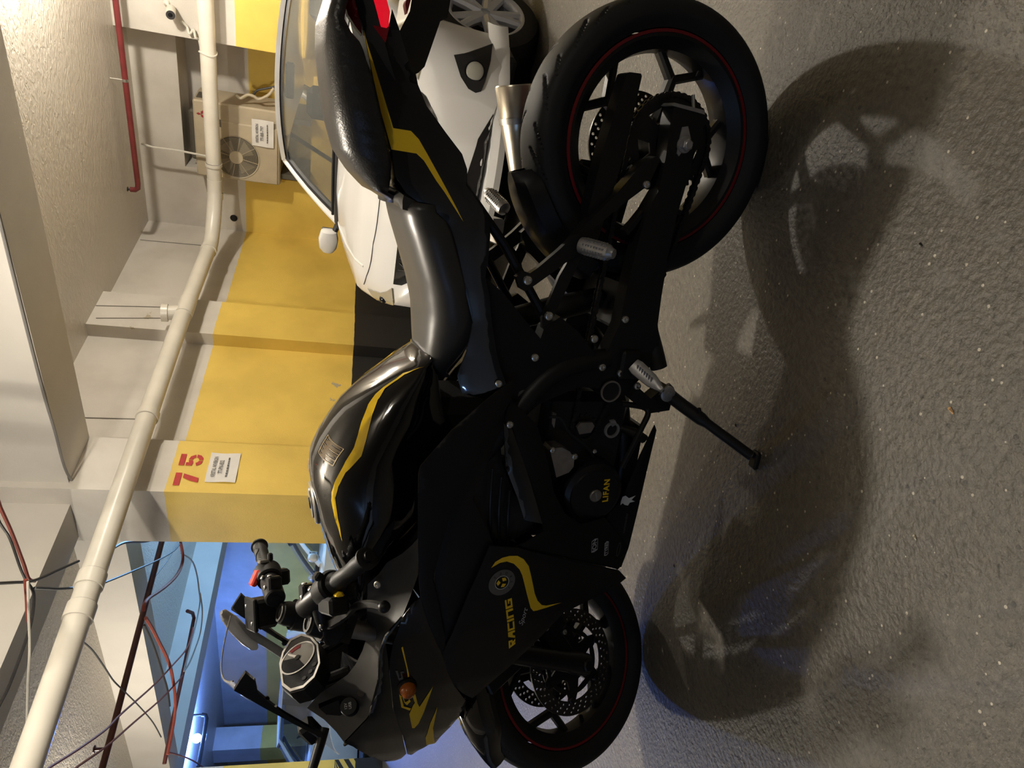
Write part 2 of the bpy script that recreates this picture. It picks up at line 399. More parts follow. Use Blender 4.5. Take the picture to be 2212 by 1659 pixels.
mat('engine_black', (0.010, 0.0095, 0.009), 0.5, noise=0.25, nscale=30)
mat('black_rubber', (0.010, 0.010, 0.010), 0.55, spec=0.4)
mat('gauge_trim', (0.66, 0.62, 0.57), 0.35)
mat('gauge_face', (0.018, 0.018, 0.020), 0.22)
mat('gauge_lcd', (0.20, 0.19, 0.17), 0.2)
mat('amber_lens', (0.50, 0.13, 0.015), 0.10, trans=0.35)
mat('red_lens', (0.75, 0.004, 0.020), 0.10, coat=0.5, emit=(1.0, 0.01, 0.03), estr=0.28)  # slight glow stands in for lamp light passing through the lens
mat('dark_red_lens', (0.22, 0.004, 0.010), 0.10, coat=0.5)
mat('red_switch', (0.75, 0.05, 0.03), 0.4)
mat('screen_acrylic', (0.60, 0.61, 0.63), 0.04, alpha=0.26, spec=0.6)
mat('mirror_glass', (0.65, 0.66, 0.68), 0.05, metal=1.0)
mat('lens_clear', (0.85, 0.87, 0.9), 0.05, trans=0.9)
mat('brass', (0.60, 0.42, 0.16), 0.3, metal=0.9)
mat('chipped_paint', (0.72, 0.72, 0.70), 0.6)

def _interp(x, xs, ys):
    if x <= xs[0]: return ys[0]
    for i in range(len(xs) - 1):
        if x <= xs[i + 1]:
            t = (x - xs[i]) / (xs[i + 1] - xs[i]); t2 = t
            return ys[i] + (ys[i + 1] - ys[i]) * t2
    return ys[-1]
def KF(x, z):   # half width of the fairing
    b = _interp(x, [.45, .55, .70, .90, 1.10, 1.25, 1.35, 1.45, 1.55, 1.62, 1.68, 1.70], [.150, .165, .190, .215, .222, .208, .180, .140, .090, .050, .008, .0])
    return b * _interp(z, [.20, .30, .42, .55, .70, .85, .95], [.55, .68, .86, .97, 1.0, .97, .92])
def KT(x, z):   # half width of the tail, narrowing upwards
    b = _interp(x, [-.25, -.14, -.05, .05, .15, .25, .35, .55], [.045, .062, .082, .102, .120, .132, .140, .150])
    return b - .30 * (z - _interp(x, [-.2, 0, .2, .4, .6], [.95, .89, .80, .72, .68]))
T_TOP = [(0.5135, 0.7946), (0.5274, 0.8189), (0.5569, 0.8575), (0.5938, 0.9014), (0.6404, 0.9452), (0.6878, 0.9726), (0.7278, 0.9914), (0.7647, 1.0045), (0.7988, 1.0067), (0.8162, 1.0027), (0.869, 0.9935), (0.9395, 0.9727), (0.9999, 0.953), (1.0628, 0.9261), (1.1315, 0.889)]   # tank crown line (x, z)
T_BOT = [(0.4858, 0.8282), (0.5219, 0.7835), (0.5286, 0.7679), (0.6403, 0.7466), (0.7183, 0.8069), (0.7343, 0.8092), (0.8473, 0.8058), (0.876, 0.8275), (0.9287, 0.8613), (0.9735, 0.8726)]   # tank lower edge (x, z)
TW = ([.48, .55, .62, .70, .78, .86, .94, 1.02, 1.10], [.070, .108, .135, .158, .174, .178, .168, .140, .090])
PROF = [(0, 1), (.16, .998), (.32, .985), (.46, .96), (.58, .915), (.66, .87), (.74, .835), (.83, .75), (.91, .64), (.96, .53), (.985, .43), (.97, .33), (.925, .22), (.885, .12), (.865, .03), (.855, 0)]
def KTK(x, z):  # half width of the tank
    zt = _interp(x, [p[0] for p in T_TOP], [p[1] for p in T_TOP]) + .004; zb = min(_interp(x, [p[0] for p in T_BOT], [p[1] for p in T_BOT]), zt - .03)
    h = max(0, min(.985, (z - zb) / (zt - zb)))
    return _interp(x, *TW) * _interp(h, [p[1] for p in reversed(PROF)], [p[0] for p in reversed(PROF)])

bike = thing('motorcycle', 'black sport motorcycle with yellow stripes leaning on its side stand', 'motorcycle')
_by, _bl = math.radians(111.5), math.radians(9.5)
_xf = Vector((math.cos(_by), math.sin(_by), 0)); _lf = Vector((-math.sin(_by), math.cos(_by), 0))
_bz = _up * math.cos(_bl) + _lf * math.sin(_bl); _bY = _lf * math.cos(_bl) - _up * math.sin(_bl)
bike.matrix_world = basis((1.585, 0.5175, 0.002), _xf, _bY, _bz)
CAST = math.radians(25.0); NAX = Vector((-math.sin(CAST), 0, math.cos(CAST)))
AXLE = Vector((1.402, 0, 0.296)); PAX = AXLE - 0.03 * Vector((math.cos(CAST), 0, math.sin(CAST)))
_SR = Matrix.Rotation(math.radians(30.0), 4, NAX)
def steer(p): return PAX + (_SR @ (Vector(p) - PAX))
def interp_list(L, x):
    L = sorted(L)
    return _interp(x, [p[0] for p in L], [p[1] for p in L])
def bolts(name, m, parent, items, st=False):
    """each screw a part of its own: items of (point, direction, radius)"""
    for p, d, r in items:
        b = MB().bolt(p, d, r)
        if st: b.xform(steer)
        b.build(name, m, parent)
def sbuild(mb, name, m, parent=bike, smooth=35): return mb.xform(steer).build(name, m, parent, smooth)

def sheet(poly, kfun, off=0.0, thick=0.004, step=0.022, lip=0.0015):
    """a body panel: outline in x-z, bulged to the half width kfun(x, z), with real thickness and a rolled edge"""
    bm = bmesh.new(); bm.faces.new([bm.verts.new((x, 0, z)) for x, z in poly])
    bmesh.ops.triangulate(bm, faces=bm.faces)
    for _ in range(8):
        es = [e for e in bm.edges if e.calc_length() > step]
        if not es: break
        bmesh.ops.subdivide_edges(bm, edges=es, cuts=1)
        bmesh.ops.triangulate(bm, faces=[f for f in bm.faces if len(f.verts) > 3])
    bmesh.ops.beautify_fill(bm, faces=bm.faces, edges=[e for e in bm.edges if not e.is_boundary])
    bnd = {v for e in bm.edges if e.is_boundary for v in e.verts}
    for v in bm.verts: v.co.y = kfun(v.co.x, v.co.z) + off - (lip if v in bnd else 0)
    vs = [v.co.copy() for v in bm.verts]; bm.verts.index_update(); n = len(vs)
    fs = [tuple(v.index for v in f.verts) for f in bm.faces]
    be = [(e.verts[0].index, e.verts[1].index) for e in bm.edges if e.is_boundary]
    bm.free()
    mb = MB(); mb.add(vs + [Vector((p.x, max(p.y - thick, -0.2), p.z)) for p in vs], fs + [tuple(i + n for i in reversed(f)) for f in fs] + [(a, b, b + n, a + n) for a, b in be])
    return mb
def panel(name, poly, kfun, m, off=0.0, thick=0.004, parent=bike, both=True, label=None, lip=0.0015):
    a = sheet(poly, kfun, off, thick, lip=lip); o = a.build(name, m, parent, 50)
    if label: o['label'] = label
    if both: sheet(poly, kfun, off, thick, lip=lip).mirror_y().build(name, m, parent, 50)
    return o
def decal(name, loops, kfun, m, parent, off=0.0015, step=0.018, mirror=False):
    """flat print laid on a panel; loops in x-z"""
    me = curve_mesh(loops, 0.0)
    return lay(name, me, kfun, m, parent, off, step, mirror)
def lay(name, me, kfun, m, parent, off=0.0015, step=0.018, mirror=False):
    bm = bmesh.new(); bm.from_mesh(me); bmesh.ops.triangulate(bm, faces=bm.faces)
    bmesh.ops.remove_doubles(bm, verts=bm.verts, dist=1e-5)
    for _ in range(6):
        es = [e for e in bm.edges if e.calc_length() > step]
        if not es: break
        bmesh.ops.subdivide_edges(bm, edges=es, cuts=1)
        bmesh.ops.triangulate(bm, faces=[f for f in bm.faces if len(f.verts) > 3])
    for v in bm.verts:
        x, z = v.co.x, v.co.y; y = kfun(x, z) + off
        v.co = Vector((x, -y if mirror else y, z))
    bmesh.ops.recalc_face_normals(bm, faces=bm.faces)
    bm.normal_update()
    if bm.faces and sum(f.normal.y for f in bm.faces) * (-1 if mirror else 1) < 0: bmesh.ops.reverse_faces(bm, faces=bm.faces)
    out = bpy.data.meshes.new(name); bm.to_mesh(out); bm.free(); bpy.data.meshes.remove(me)
    for p in out.polygons: p.use_smooth = True
    return link(name, out, m, parent)
def bvh_of(o):
    me = o.data; return BVHTree.FromPolygons([v.co for v in me.vertices], [p.vertices for p in me.polygons])
def surf(o, fallback):
    t = bvh_of(o)
    def k(x, z):
        h = t.ray_cast(Vector((x, 0.6, z)), Vector((0, -1, 0)))
        if h[0] is not None: return h[0].y
        n = t.find_nearest(Vector((x, fallback(x, z), z))); return n[0].y
    return k

# ---- wheels
def tyre(c, R, rim, hw, grooves=13, n=720):
    prof = []
    for i in range(45):
        t = -1 + 2 * i / 44
        y = hw * math.sin(t * math.pi / 2 * 1.12) if abs(t) < .9 else hw * math.sin(math.copysign(.9, t) * math.pi / 2 * 1.12) * (1 - (abs(t) - .9) * 2.2)
        q = abs(t)
        r = R - (R - rim) * (0.62 * q ** 2.4 + 0.38 * q ** 7)
        prof.append((y, r, t))
    m = MB(); vs = []; fs = []; L = len(prof)
    for k in range(n):
        a = 2 * math.pi * k / n
        for (y, r, t) in prof:
            d = 0
            if 0.12 < abs(t) < 0.62:
                ph = (a * grooves / (2 * math.pi) + (0.5 if t < 0 else 0) + 1.15 * abs(t) ** 1.3) % 1
                wv = 0.085 * (1 - ((abs(t) - .37) / .25) ** 2)
                if ph < wv or (abs(t) > .3 and .45 < ph < .45 + wv * .6): d = 0.006
            vs.append((c[0] + (r - d) * math.cos(a), c[1] + y, c[2] + (r - d) * math.sin(a)))
    for k in range(n):
        j = (k + 1) % n
        for i in range(L - 1): fs.append((k * L + i, k * L + i + 1, j * L + i + 1, j * L + i))
    return m.add(vs, fs)
def rim_mesh(c, fl, hw, stem0, hub_r=.042, hub_w=.045, spoke_y=.014):
    m = MB()
    pr = [(-hw, fl), (-hw + .004, fl + .001), (-hw + .009, fl - .012), (-hw * .55, fl - .022), (0, fl - .030), (hw * .55, fl - .022), (hw - .009, fl - .012), (hw - .004, fl + .001), (hw, fl), (hw - .001, fl - .012), (hw * .6, fl - .036), (0, fl - .042), (-hw * .6, fl - .036), (-hw + .001, fl - .012)]
    m.lathe(pr, c, (0, 1, 0), 72, closed=True)
    m.lathe([(-hub_w, .02), (-hub_w, hub_r * .8), (-hub_w * .6, hub_r), (hub_w * .6, hub_r), (hub_w, hub_r * .8), (hub_w, .02)], c, (0, 1, 0), 36)
    def bar(p0, p1, w0, w1, h0, h1):
        p0, p1 = Vector((p0[0], 0, p0[1])), Vector((p1[0], 0, p1[1])); d = (p1 - p0).normalized(); s_ = Vector((-d.z, 0, d.x))
        R = []
        for p, w_, h in ((p0, w0, h0), (p1, w1, h1)):
            p = p + Vector(c)
            R.append([p + s_ * w_ + Vector((0, h * .55, 0)), p + s_ * w_ * .5 + Vector((0, h, 0)), p - s_ * w_ * .5 + Vector((0, h, 0)), p - s_ * w_ + Vector((0, h * .55, 0)), p - s_ * w_ - Vector((0, h * .55, 0)), p - s_ * w_ * .5 - Vector((0, h, 0)), p + s_ * w_ * .5 - Vector((0, h, 0)), p + s_ * w_ - Vector((0, h * .55, 0))])
        m.loft(R)
    P = lambda r, a: (r * math.cos(math.radians(a)), r * math.sin(math.radians(a)))
    for i in range(5):
        a = stem0 + 72 * i
        bar(P(.03, a - 8), P(.148, a - 3), .015, .011, .022, .015)
        bar(P(.142, a - 3), P(fl - .026, a + 20), .010, .009, .014, .014)
        bar(P(.142, a - 3), P(fl - .026, a - 21), .010, .009, .014, .014)
    return m
def disc_plate(r_out, r_in, holes_n, slots=8):
    C = lambda cx, cy, r, n: [(cx + r * math.cos(2 * math.pi * k / n), cy + r * math.sin(2 * math.pi * k / n)) for k in range(n)]
    loops = [C(0, 0, r_out, 72), C(0, 0, r_in, 64)]
    w = r_out - r_in
    for k in range(holes_n):
        for j in range(3):
            a = 2 * math.pi * (k + j * .34) / holes_n; r = r_in + w * (.24 + .27 * j)
            loops.append(C(r * math.cos(a), r * math.sin(a), .0036, 8))
    return curve_mesh(loops, 0.005)
def carrier_plate(r_out, r_in, arms):
    loops = [[((r_out if (k % 8) in (0, 1) else r_out * .80) * math.cos(2 * math.pi * k / (8 * arms)), (r_out if (k % 8) in (0, 1) else r_out * .80) * math.sin(2 * math.pi * k / (8 * arms))) for k in range(8 * arms)]]
    loops.append([(r_in * math.cos(2 * math.pi * k / 32), r_in * math.sin(2 * math.pi * k / 32)) for k in range(32)])
    for k in range(arms):
        a0 = 2 * math.pi * (k + .5) / arms
        lp = []
        for (r, da) in ((r_out * .72, -.34), (r_out * .72, .34), (r_out * .5, .16), (r_out * .5, -.16)):
            lp.append((r * math.cos(a0 + da * 6 / arms), r * math.sin(a0 + da * 6 / arms)))
        loops.append(lp)
    return curve_mesh(loops, 0.006)
def place_disc(me, c, y, st=False):
    mtx = basis((c[0], y, c[2]), (1, 0, 0), (0, 0, 1), (0, -1, 0))
    me.transform(mtx)
    if st:
        for v in me.vertices: v.co = steer(v.co)
    for p in me.polygons: p.use_smooth = False
    return me
RA = Vector((0, 0, .302))
rw = rim_mesh(RA, .229, .054, 51).build('rear_wheel', 'wheel_black', bike)
tyre(RA, .302, .2335, .068).build('tyre', 'tyre_rubber', rw, 60)
for s_ in (1, -1):
    MB().lathe([(0, .2312), (.0016, .2305), (.0016, .2245), (0, .224)], (0, s_ * .0535, .302), (0, s_, 0), 72, closed=True).build('pinstripe', 'red_pinstripe', rw)
link('brake_disc', place_disc(disc_plate(.115, .078, 30), RA, -.072), 'disc_steel', rw)
link('disc_carrier', place_disc(carrier_plate(.084, .03, 6), RA, -.070), 'wheel_black', rw)
MB().tube([(-.165, .02, .215), (-.15, .03, .226)], .005, 8).build('valve_stem', 'black_rubber', rw)
fw = sbuild(rim_mesh(AXLE, .229, .042, 20), 'front_wheel', 'wheel_black')
sbuild(tyre(AXLE, .298, .2335, .054), 'tyre', 'tyre_rubber', fw, 60)
for s_ in (1, -1):
    sbuild(MB().lathe([(0, .2312), (.0016, .2305), (.0016, .2245), (0, .224)], AXLE + Vector((0, s_ * .0415, 0)), (0, s_, 0), 72, closed=True), 'pinstripe', 'red_pinstripe', fw)
    link('brake_disc', place_disc(disc_plate(.141, .104, 34), AXLE, s_ * .058, True), 'disc_steel', fw)
    link('disc_carrier', place_disc(carrier_plate(.109, .03, 6), AXLE, s_ * .056, True), 'wheel_black', fw)
    for k in range(6):
        b = MB(); a = 2 * math.pi * k / 6 + .13; p = AXLE + Vector((.101 * math.cos(a), s_ * .062, .101 * math.sin(a)))
        b.cyl(p - Vector((0, s_ * .010, 0)), p + Vector((0, s_ * .004, 0)), .009, 12, .002)
        sbuild(b, 'disc_rivet', 'satin_black', fw)
_va = math.radians(-18)
sbuild(MB().tube([AXLE + Vector((.196 * math.cos(_va), .005, .196 * math.sin(_va))), AXLE + Vector((.172 * math.cos(_va + .05), .022, .172 * math.sin(_va + .05)))], .006, 8), 'valve_stem', 'black_rubber', fw)

# ---- front fork, fender, brakes
up = NAX
upf = Vector((-.3227, 0, .9465))     # direction of the fork legs
for s_ in (1, -1):
    base = AXLE + Vector((0, s_ * .098, 0))
    f = MB(); f.lathe([(-.03, .020), (-.02, .030), (.02, .031), (.05, .027), (.24, .027), (.25, .030), (.27, .030), (.275, .022)], base - Vector((.014, 0, -.01)) * 0, upf, 24)
    leg = sbuild(f, 'fork_leg', 'satin_black')
    sbuild(MB().lathe([(.26, .0205), (.765, .0205)], base, upf, 20), 'stanchion', 'worn_steel', leg)
    sbuild(MB().cyl(base + Vector((0, s_ * .022, 0)), base + Vector((0, s_ * .038, 0)), .017, 8, .003), 'axle_bolt', 'satin_black', leg)
    c = MB(); cc = AXLE + Vector((-.105, s_ * .072, .075))
    c.box(cc - Vector((.028, .024, .050)), cc + Vector((.028, .026, .050)), Matrix.Rotation(math.radians(35), 3, 'Y'), bev=.012)
    c.box(AXLE + Vector((-.10, s_ * .085 - .012, .03)), AXLE + Vector((-.01, s_ * .085 + .012, .09)), Matrix.Rotation(math.radians(35), 3, 'Y'), bev=.006)
    cal = sbuild(c, 'brake_caliper', 'satin_black')
    bolts('caliper_bolt', 'bolt_steel', cal, [(cc + Vector((-.01, s_ * .026, .03)), (0, s_, 0), .008), (cc + Vector((.012, s_ * .026, -.03)), (0, s_, 0), .008)], True)
    sbuild(MB().tube(smooth_path([cc + Vector((-.02, s_ * .01, .05)), cc + Vector((-.05, s_ * .02, .14)), cc + Vector((-.04, s_ * .03, .26)), cc + Vector((-.12, s_ * .02, .40))]), .0055, 8), 'brake_hose', 'black_rubber', cal)
sbuild(MB().cyl(AXLE - Vector((0, .12, 0)), AXLE + Vector((0, .12, 0)), .010, 12), 'front_axle', 'worn_steel')
fd = MB(); R = []
for i in range(25):
    a = math.radians(48 + 112 * i / 24); tip = max(0.12, min(1, i / 5)) ** .5
    ring = []
    for (yy, rr) in ((-.066, .268), (-.070, .292), (-.060, .315), (-.035, .330), (0, .336), (.035, .330), (.060, .315), (.070, .292), (.066, .268), (.063, .268), (.066, .291), (.057, .312), (.033, .326), (0, .331), (-.033, .326), (-.057, .312), (-.066, .291), (-.063, .268)):
        drop = (1 - tip) * .05 if abs(yy) > .05 else 0
        r_ = max(rr, .30 - .03 * tip) if i < 4 else rr
        ring.append(AXLE + Vector((r_ * math.cos(a), yy * tip, r_ * math.sin(a))))
    R.append(ring)
fd.loft(R); fender = sbuild(fd, 'front_fender', 'gloss_black')
for s_ in (1, -1):
    br = MB(); br.box(AXLE + Vector((-.11, s_ * .078 - .006, .20)), AXLE + Vector((.0, s_ * .078 + .006, .31)), Matrix.Rotation(math.radians(25), 3, 'Y'), bev=.004)
    sbuild(br, 'fender_bracket', 'satin_black', fender)
tc_ = MB()
for h, th in ((.50, .028), (.70, .022)):
    c = AXLE + upf * h
    pts = [(-.125, .03), (-.125, -.03), (-.05, -.055), (.05, -.055), (.125, -.03), (.125, .03), (.05, .02), (-.05, .02)]
    u_ = Vector((math.cos(CAST), 0, math.sin(CAST)))
    vs = [c + Vector((0, a, 0)) + u_ * (b_) + up * t for t in (-th / 2, th / 2) for a, b_ in pts]
    n = len(pts); tc_.add(vs, [tuple(range(n)), tuple(range(2 * n - 1, n - 1, -1))] + [(i, i + n, (i + 1) % n + n, (i + 1) % n) for i in range(n)])
tc_.cyl(AXLE + upf * .48 - Vector((.045, 0, 0)), AXLE + upf * .72 - Vector((.045, 0, 0)), .024, 20)
tri = sbuild(tc_, 'triple_clamp', 'satin_black')
for s_ in (1, -1):
    b = AXLE + Vector((0, s_ * .098, 0))
    sbuild(MB().lathe([(.70, .029), (.770, .029), (.782, .026), (.786, .020), (.783, .012), (.776, .001)], b, upf, 24), 'fork_cap', 'matte_black', tri)
    sbuild(MB().lathe([(.784, .021), (.788, .0215), (.788, .016), (.784, .0155)], b, upf, 24, closed=True), 'cap_ring', 'disc_steel', tri)
# ignition lock and steering nut
sbuild(MB().cyl(AXLE + upf * .71 - Vector((.045, 0, 0)), AXLE + upf * .75 - Vector((.045, 0, 0)), .022, 20, .004), 'steering_nut', 'worn_steel', tri)

# ---- handlebars
def bar_pt(s_, t):   # t: 0 inner .. 1 outer
    return Vector((1.112 + (1.000 - 1.112) * t, s_ * (.115 + .255 * t), 1.045 + (1.006 - 1.045) * t))
for s_ in (1, -1):
    d = (bar_pt(s_, 1) - bar_pt(s_, 0)).normalized()
    hb = sbuild(MB().cyl(bar_pt(s_, -.05), bar_pt(s_, 1.0), .011, 16), 'handlebar', 'satin_black')
    sbuild(MB().lathe([(0, .021), (.004, .024), (.085, .024), (.09, .021)], bar_pt(s_, 0) - d * .012, d, 24), 'clip_on_barrel', 'satin_black', hb)
    cl = MB(); pc = bar_pt(s_, 0.02)
    cl.lathe([(-.02, .036), (.02, .036)], AXLE + Vector((0, s_ * .098, 0)) + upf * .735, upf, 24)
    cl.box(pc + Vector((-.045, -.016, -.016)), pc + Vector((.012, .016, .016)), bev=.004)
    sbuild(cl, 'clip_on_clamp', 'satin_black', hb)
    bolts('clamp_bolt', 'bolt_steel', hb, [(pc + Vector((-.046, s_ * .004, .008)), (-1, 0, 0), .006), (pc + Vector((-.02, s_ * .012, .018)), (0, 0, 1), .006), (bar_pt(s_, .22) + Vector((-.018, 0, .02)), (-.6, 0, .8), .006)], True)
    pr = [(0, .022), (.004, .024), (.010, .0185), (.012, .0175)]
    for k in range(1, 12): pr.append((.012 + .010 * k, .0172 + .0012 * math.sin(k * .9)))
    pr += [(.128, .018), (.131, .0225), (.136, .0225), (.138, .018), (.139, .006)]
    g0 = bar_pt(s_, .47)
    grip = sbuild(MB().lathe(pr, g0, d, 28), 'grip', 'black_rubber', hb)
    # raised wavy ridge moulded on the grip
    u_, v_, _ = frame_for(d); rp = []
    for k in range(15):
        t = .016 + .105 * k / 14; an = 1.2 * s_ + .7 * math.sin(k * .8)
        rp.append(g0 + d * t + (u_ * math.cos(an) + v_ * math.sin(an)) * .0178)
    sbuild(MB().tube(rp, .0013, 6), 'grip_ridge', 'black_rubber', grip)
    sw = MB(); s0 = bar_pt(s_, .28)
    sw.lathe([(0, .026), (.004, .031), (.030, .034), (.044, .034), (.050, .029)], s0, d, 24)
    sw.box(s0 + d * .025 + Vector((-.012, -.02, -.050)), s0 + d * .025 + Vector((.028, .02, .0)), bev=.006)
    switch = sbuild(sw, 'switch_housing', 'matte_black', hb)
    if s_ == 1:
        hq = Vector((1.083, 0.255, 1.028)); sbuild(MB().box(hq + Vector((-.002, -.055, -.016)), hq + Vector((.034, .016, .026)), bev=.006), 'switch_pod', 'matte_black', switch); sbuild(MB().box(hq - Vector((.009, .011, .009)), hq + Vector((.009, .011, .009)), Matrix.Rotation(math.radians(30), 3, 'Y'), bev=.004), 'horn_button', 'yellow_decal', switch)
        sbuild(MB().box(s0 + d * .03 + Vector((-.034, -.010, .012)), s0 + d * .03 + Vector((-.016, .014, .034)), Matrix.Rotation(math.radians(-40), 3, 'Y'), bev=.004), 'beam_switch', 'satin_black', switch)
        me = text_mesh('L', .007); me.transform(basis(s0 + d * .012 + Vector((-.0345, 0, .006)), d, (0, 0, 1), (-1, 0, 0)))
        for v in me.vertices: v.co = steer(v.co)
        link('switch_mark', me, 'white_decal', switch)
    else:
        sbuild(MB().box(s0 + d * .024 + Vector((-.020, -.016, .024)), s0 + d * .024 + Vector((.022, .014, .039)), Matrix.Rotation(math.radians(-28), 3, 'Y'), bev=.004), 'kill_switch', 'red_switch', switch)
        sbuild(MB().box(s0 + d * .030 + Vector((-.038, -.012, .000)), s0 + d * .030 + Vector((-.030, .012, .022)), bev=.002), 'switch_plate', 'gauge_lcd', switch)
        sbuild(MB().box(s0 + d * .036 + Vector((-.050, -.008, -.014)), s0 + d * .036 + Vector((-.030, .008, -.002)), bev=.003), 'start_button', 'satin_black', switch)
    sbuild(MB().bolt(s0 + d * .0 + Vector((-.018, 0, -.018)), -d, .005), 'switch_screw', 'bolt_steel', switch)
    # lever with its perch
    P_ = lambda x, y, z: Vector((x, s_ * y, z))
    lp = [P_(1.150, .150, 1.020), P_(1.146, .175, 1.016), P_(1.136, .200, 1.008), P_(1.126, .225, 1.000), P_(1.108, .262, .999), P_(1.101, .290, .998), P_(1.098, .325, .990), P_(1.100, .352, .983)]
    lv = MB(); path = smooth_path(lp, 4); n_ = len(path)
    rings = []
    for i, p in enumerate(path):
        w_ = .0115 if i < 10 else .0085; h_ = .006
        rings.append([p + Vector((-w_, 0, 0)), p + Vector((-w_ * .6, 0, h_)), p + Vector((w_ * .6, 0, h_)), p + Vector((w_, 0, 0)), p + Vector((w_ * .6, 0, -h_)), p + Vector((-w_ * .6, 0, -h_))])
    lv.loft(rings); lv.sphere(P_(1.101, .360, .980), .0125, 12)
    lever = sbuild(lv, 'brake_lever' if s_ < 0 else 'clutch_lever', 'satin_black', hb)
    pe = MB(); pe.tube([bar_pt(s_, .16) + Vector((.0, 0, -.004)), P_(1.140, .152, 1.028), P_(1.158, .140, 1.020)], [.020, .015, .013], 14)
    pe.cyl(P_(1.150, .158, 1.004), P_(1.150, .158, 1.034), .009, 12, .002)
    sbuild(pe, 'lever_perch', 'satin_black', lever)
    sbuild(MB().bolt(P_(1.150, .158, 1.034), (0, 0, 1), .006), 'pivot_bolt', 'bolt_steel', lever)
    if s_ == -1:
        res = MB(); res.box((1.118, -.215, 1.030), (1.188, -.140, 1.082), bev=.008)
        ro = sbuild(res, 'brake_reservoir', 'matte_black', hb)
        sbuild(MB().box((1.114, -.219, 1.080), (1.192, -.136, 1.090), bev=.003), 'reservoir_lid', 'satin_black', hb)
        bolts('lid_screw', 'bolt_steel', hb, [((1.135, -.20, 1.090), (0, 0, 1), .005), ((1.172, -.155, 1.090), (0, 0, 1), .005)], True)
    else:
        sbuild(MB().tube(smooth_path([P_(1.160, .138, 1.018), P_(1.20, .10, 1.000), P_(1.20, .05, .93), P_(1.12, .04, .82)]), .005, 8), 'clutch_cable', 'black_rubber', hb)

# ---- tank
t_top, t_bot = T_TOP, T_BOT
tank = MB(); R = []
txs = [.500, .510, .525, .545, .57, .60, .64, .68, .72, .76, .80, .84, .88, .92, .96, 1.0, 1.04, 1.07, 1.095]
for x in txs:
    zt = interp_list(t_top, x) + .004; zb = interp_list(t_bot, x); w_ = _interp(x, *TW)
    zb = min(zb, zt - .03)
    dent = max(0, 1 - ((x - .60) / .13) ** 2)
    half = []
    for (py, ph) in PROF:
        yy = w_ * py * (1 - .16 * dent * max(0, 1 - ((ph - .18) / .28) ** 2))
        half.append((yy, zb + (zt - zb) * ph))
    R.append([Vector((x, y, z)) for y, z in half] + [Vector((x, -y, z)) for y, z in reversed(half[1:])])
tank.loft(R)
tank_o = tank.build('fuel_tank', 'gloss_black', bike, 60)
KTank = surf(tank_o, KTK)
stripe = [[(0.5216, 0.7979), (0.5452, 0.837), (0.5772, 0.8761), (0.5924, 0.893), (0.6121, 0.9079), (0.645, 0.9236), (0.6911, 0.9397), (0.72, 0.9555), (0.7658, 0.9753), (0.7892, 0.9791), (0.8084, 0.9779), (0.8545, 0.9675), (0.8959, 0.9528), (0.8452, 0.9638), (0.7976, 0.9723), (0.772, 0.9684), (0.7407, 0.9555), (0.7028, 0.9266), (0.6764, 0.9181), (0.6247, 0.9029), (0.599, 0.8898), (0.5783, 0.8743), (0.5461, 0.8355)]]
def lay_near(name, loops, t, kfun, m, parent, mirror=False, step=.010):
    """flat print pressed onto the nearest point of a rounded body"""
    o = lay(name, curve_mesh(loops, 0.0), kfun, m, parent, 0, step)
    for v in o.data.vertices:
        h = t.find_nearest(v.co); n_ = h[1] if h[1].dot(h[0] - Vector((h[0].x, 0, h[0].z - .12))) > 0 else -h[1]
        q = h[0] + n_ * .0014; v.co = Vector((q.x, -q.y if mirror else q.y, q.z))
    if mirror: o.data.flip_normals()
    return o
for mir in (False, True): lay_near('stripe', stripe, bvh_of(tank_o), KTK, 'yellow_decal', tank_o, mir)
# filler cap
cap_c = Vector((.875, 0, interp_list(t_top, .875) + .002)); capn = Vector((.18, 0, 1)).normalized()
cap = MB().lathe([(-.012, .050), (.003, .050), (.006, .047), (.007, .035), (.010, .034), (.010, .001)], cap_c, capn, 36).build('filler_cap', 'worn_steel', tank_o)
MB().lathe([(.0101, .014), (.013, .012), (.013, .001)], cap_c, capn, 16).build('cap_lock', 'satin_black', cap)
# slanted label with concentric outlines near the top of the tank, printed in gold lines
tb = bvh_of(tank_o)
LC = [Vector(p) for p in ((0.6977, 0.035, 0.9946), (0.701, 0.105, 0.9867), (0.7393, 0.105, 1.002), (0.7373, 0.035, 1.009))]
def on_tank(u, v):
    p = LC[0].lerp(LC[1], v).lerp(LC[3].lerp(LC[2], v), u); h = tb.ray_cast(Vector((p.x, p.y, 1.4)), Vector((0, 0, -1)))
    if h[0] is None: h = tb.find_nearest(p)
    return h[0] + h[1] * .0012
g = MB()
def gold(u0, v0, u1, v1, w_=.011):
    du, dv = u1 - u0, v1 - v0; n_ = 8
    if abs(dv) > abs(du): a_, b_ = (w_ * .55, 0)
    else: a_, b_ = (0, w_)
    for k in range(n_):
        t0, t1 = k / n_, (k + 1) / n_
        q = [(u0 + du * t0 - a_, v0 + dv * t0 - b_), (u0 + du * t1 - a_, v0 + dv * t1 - b_), (u0 + du * t1 + a_, v0 + dv * t1 + b_), (u0 + du * t0 + a_, v0 + dv * t0 + b_)]
        g.add([on_tank(*c) for c in q], [(0, 1, 2, 3)])
for e in ((0, 0, 0, 1), (1, 0, 1, 1), (0, 0, 1, 0), (0, 1, 1, 1)): gold(*e, .016)
for i in range(1, 20):
    u = i / 20; v0, v1 = ((.06, .98), (.12, .88), (.30, .93), (.08, .55), (.20, .98))[i % 5]
    gold(u, v0, u, v1)
for u in (.36, .70, .96): gold(u, .55, u, 1, .03)
g.build('tank_lettering', 'gold_decal', tank_o, 0)

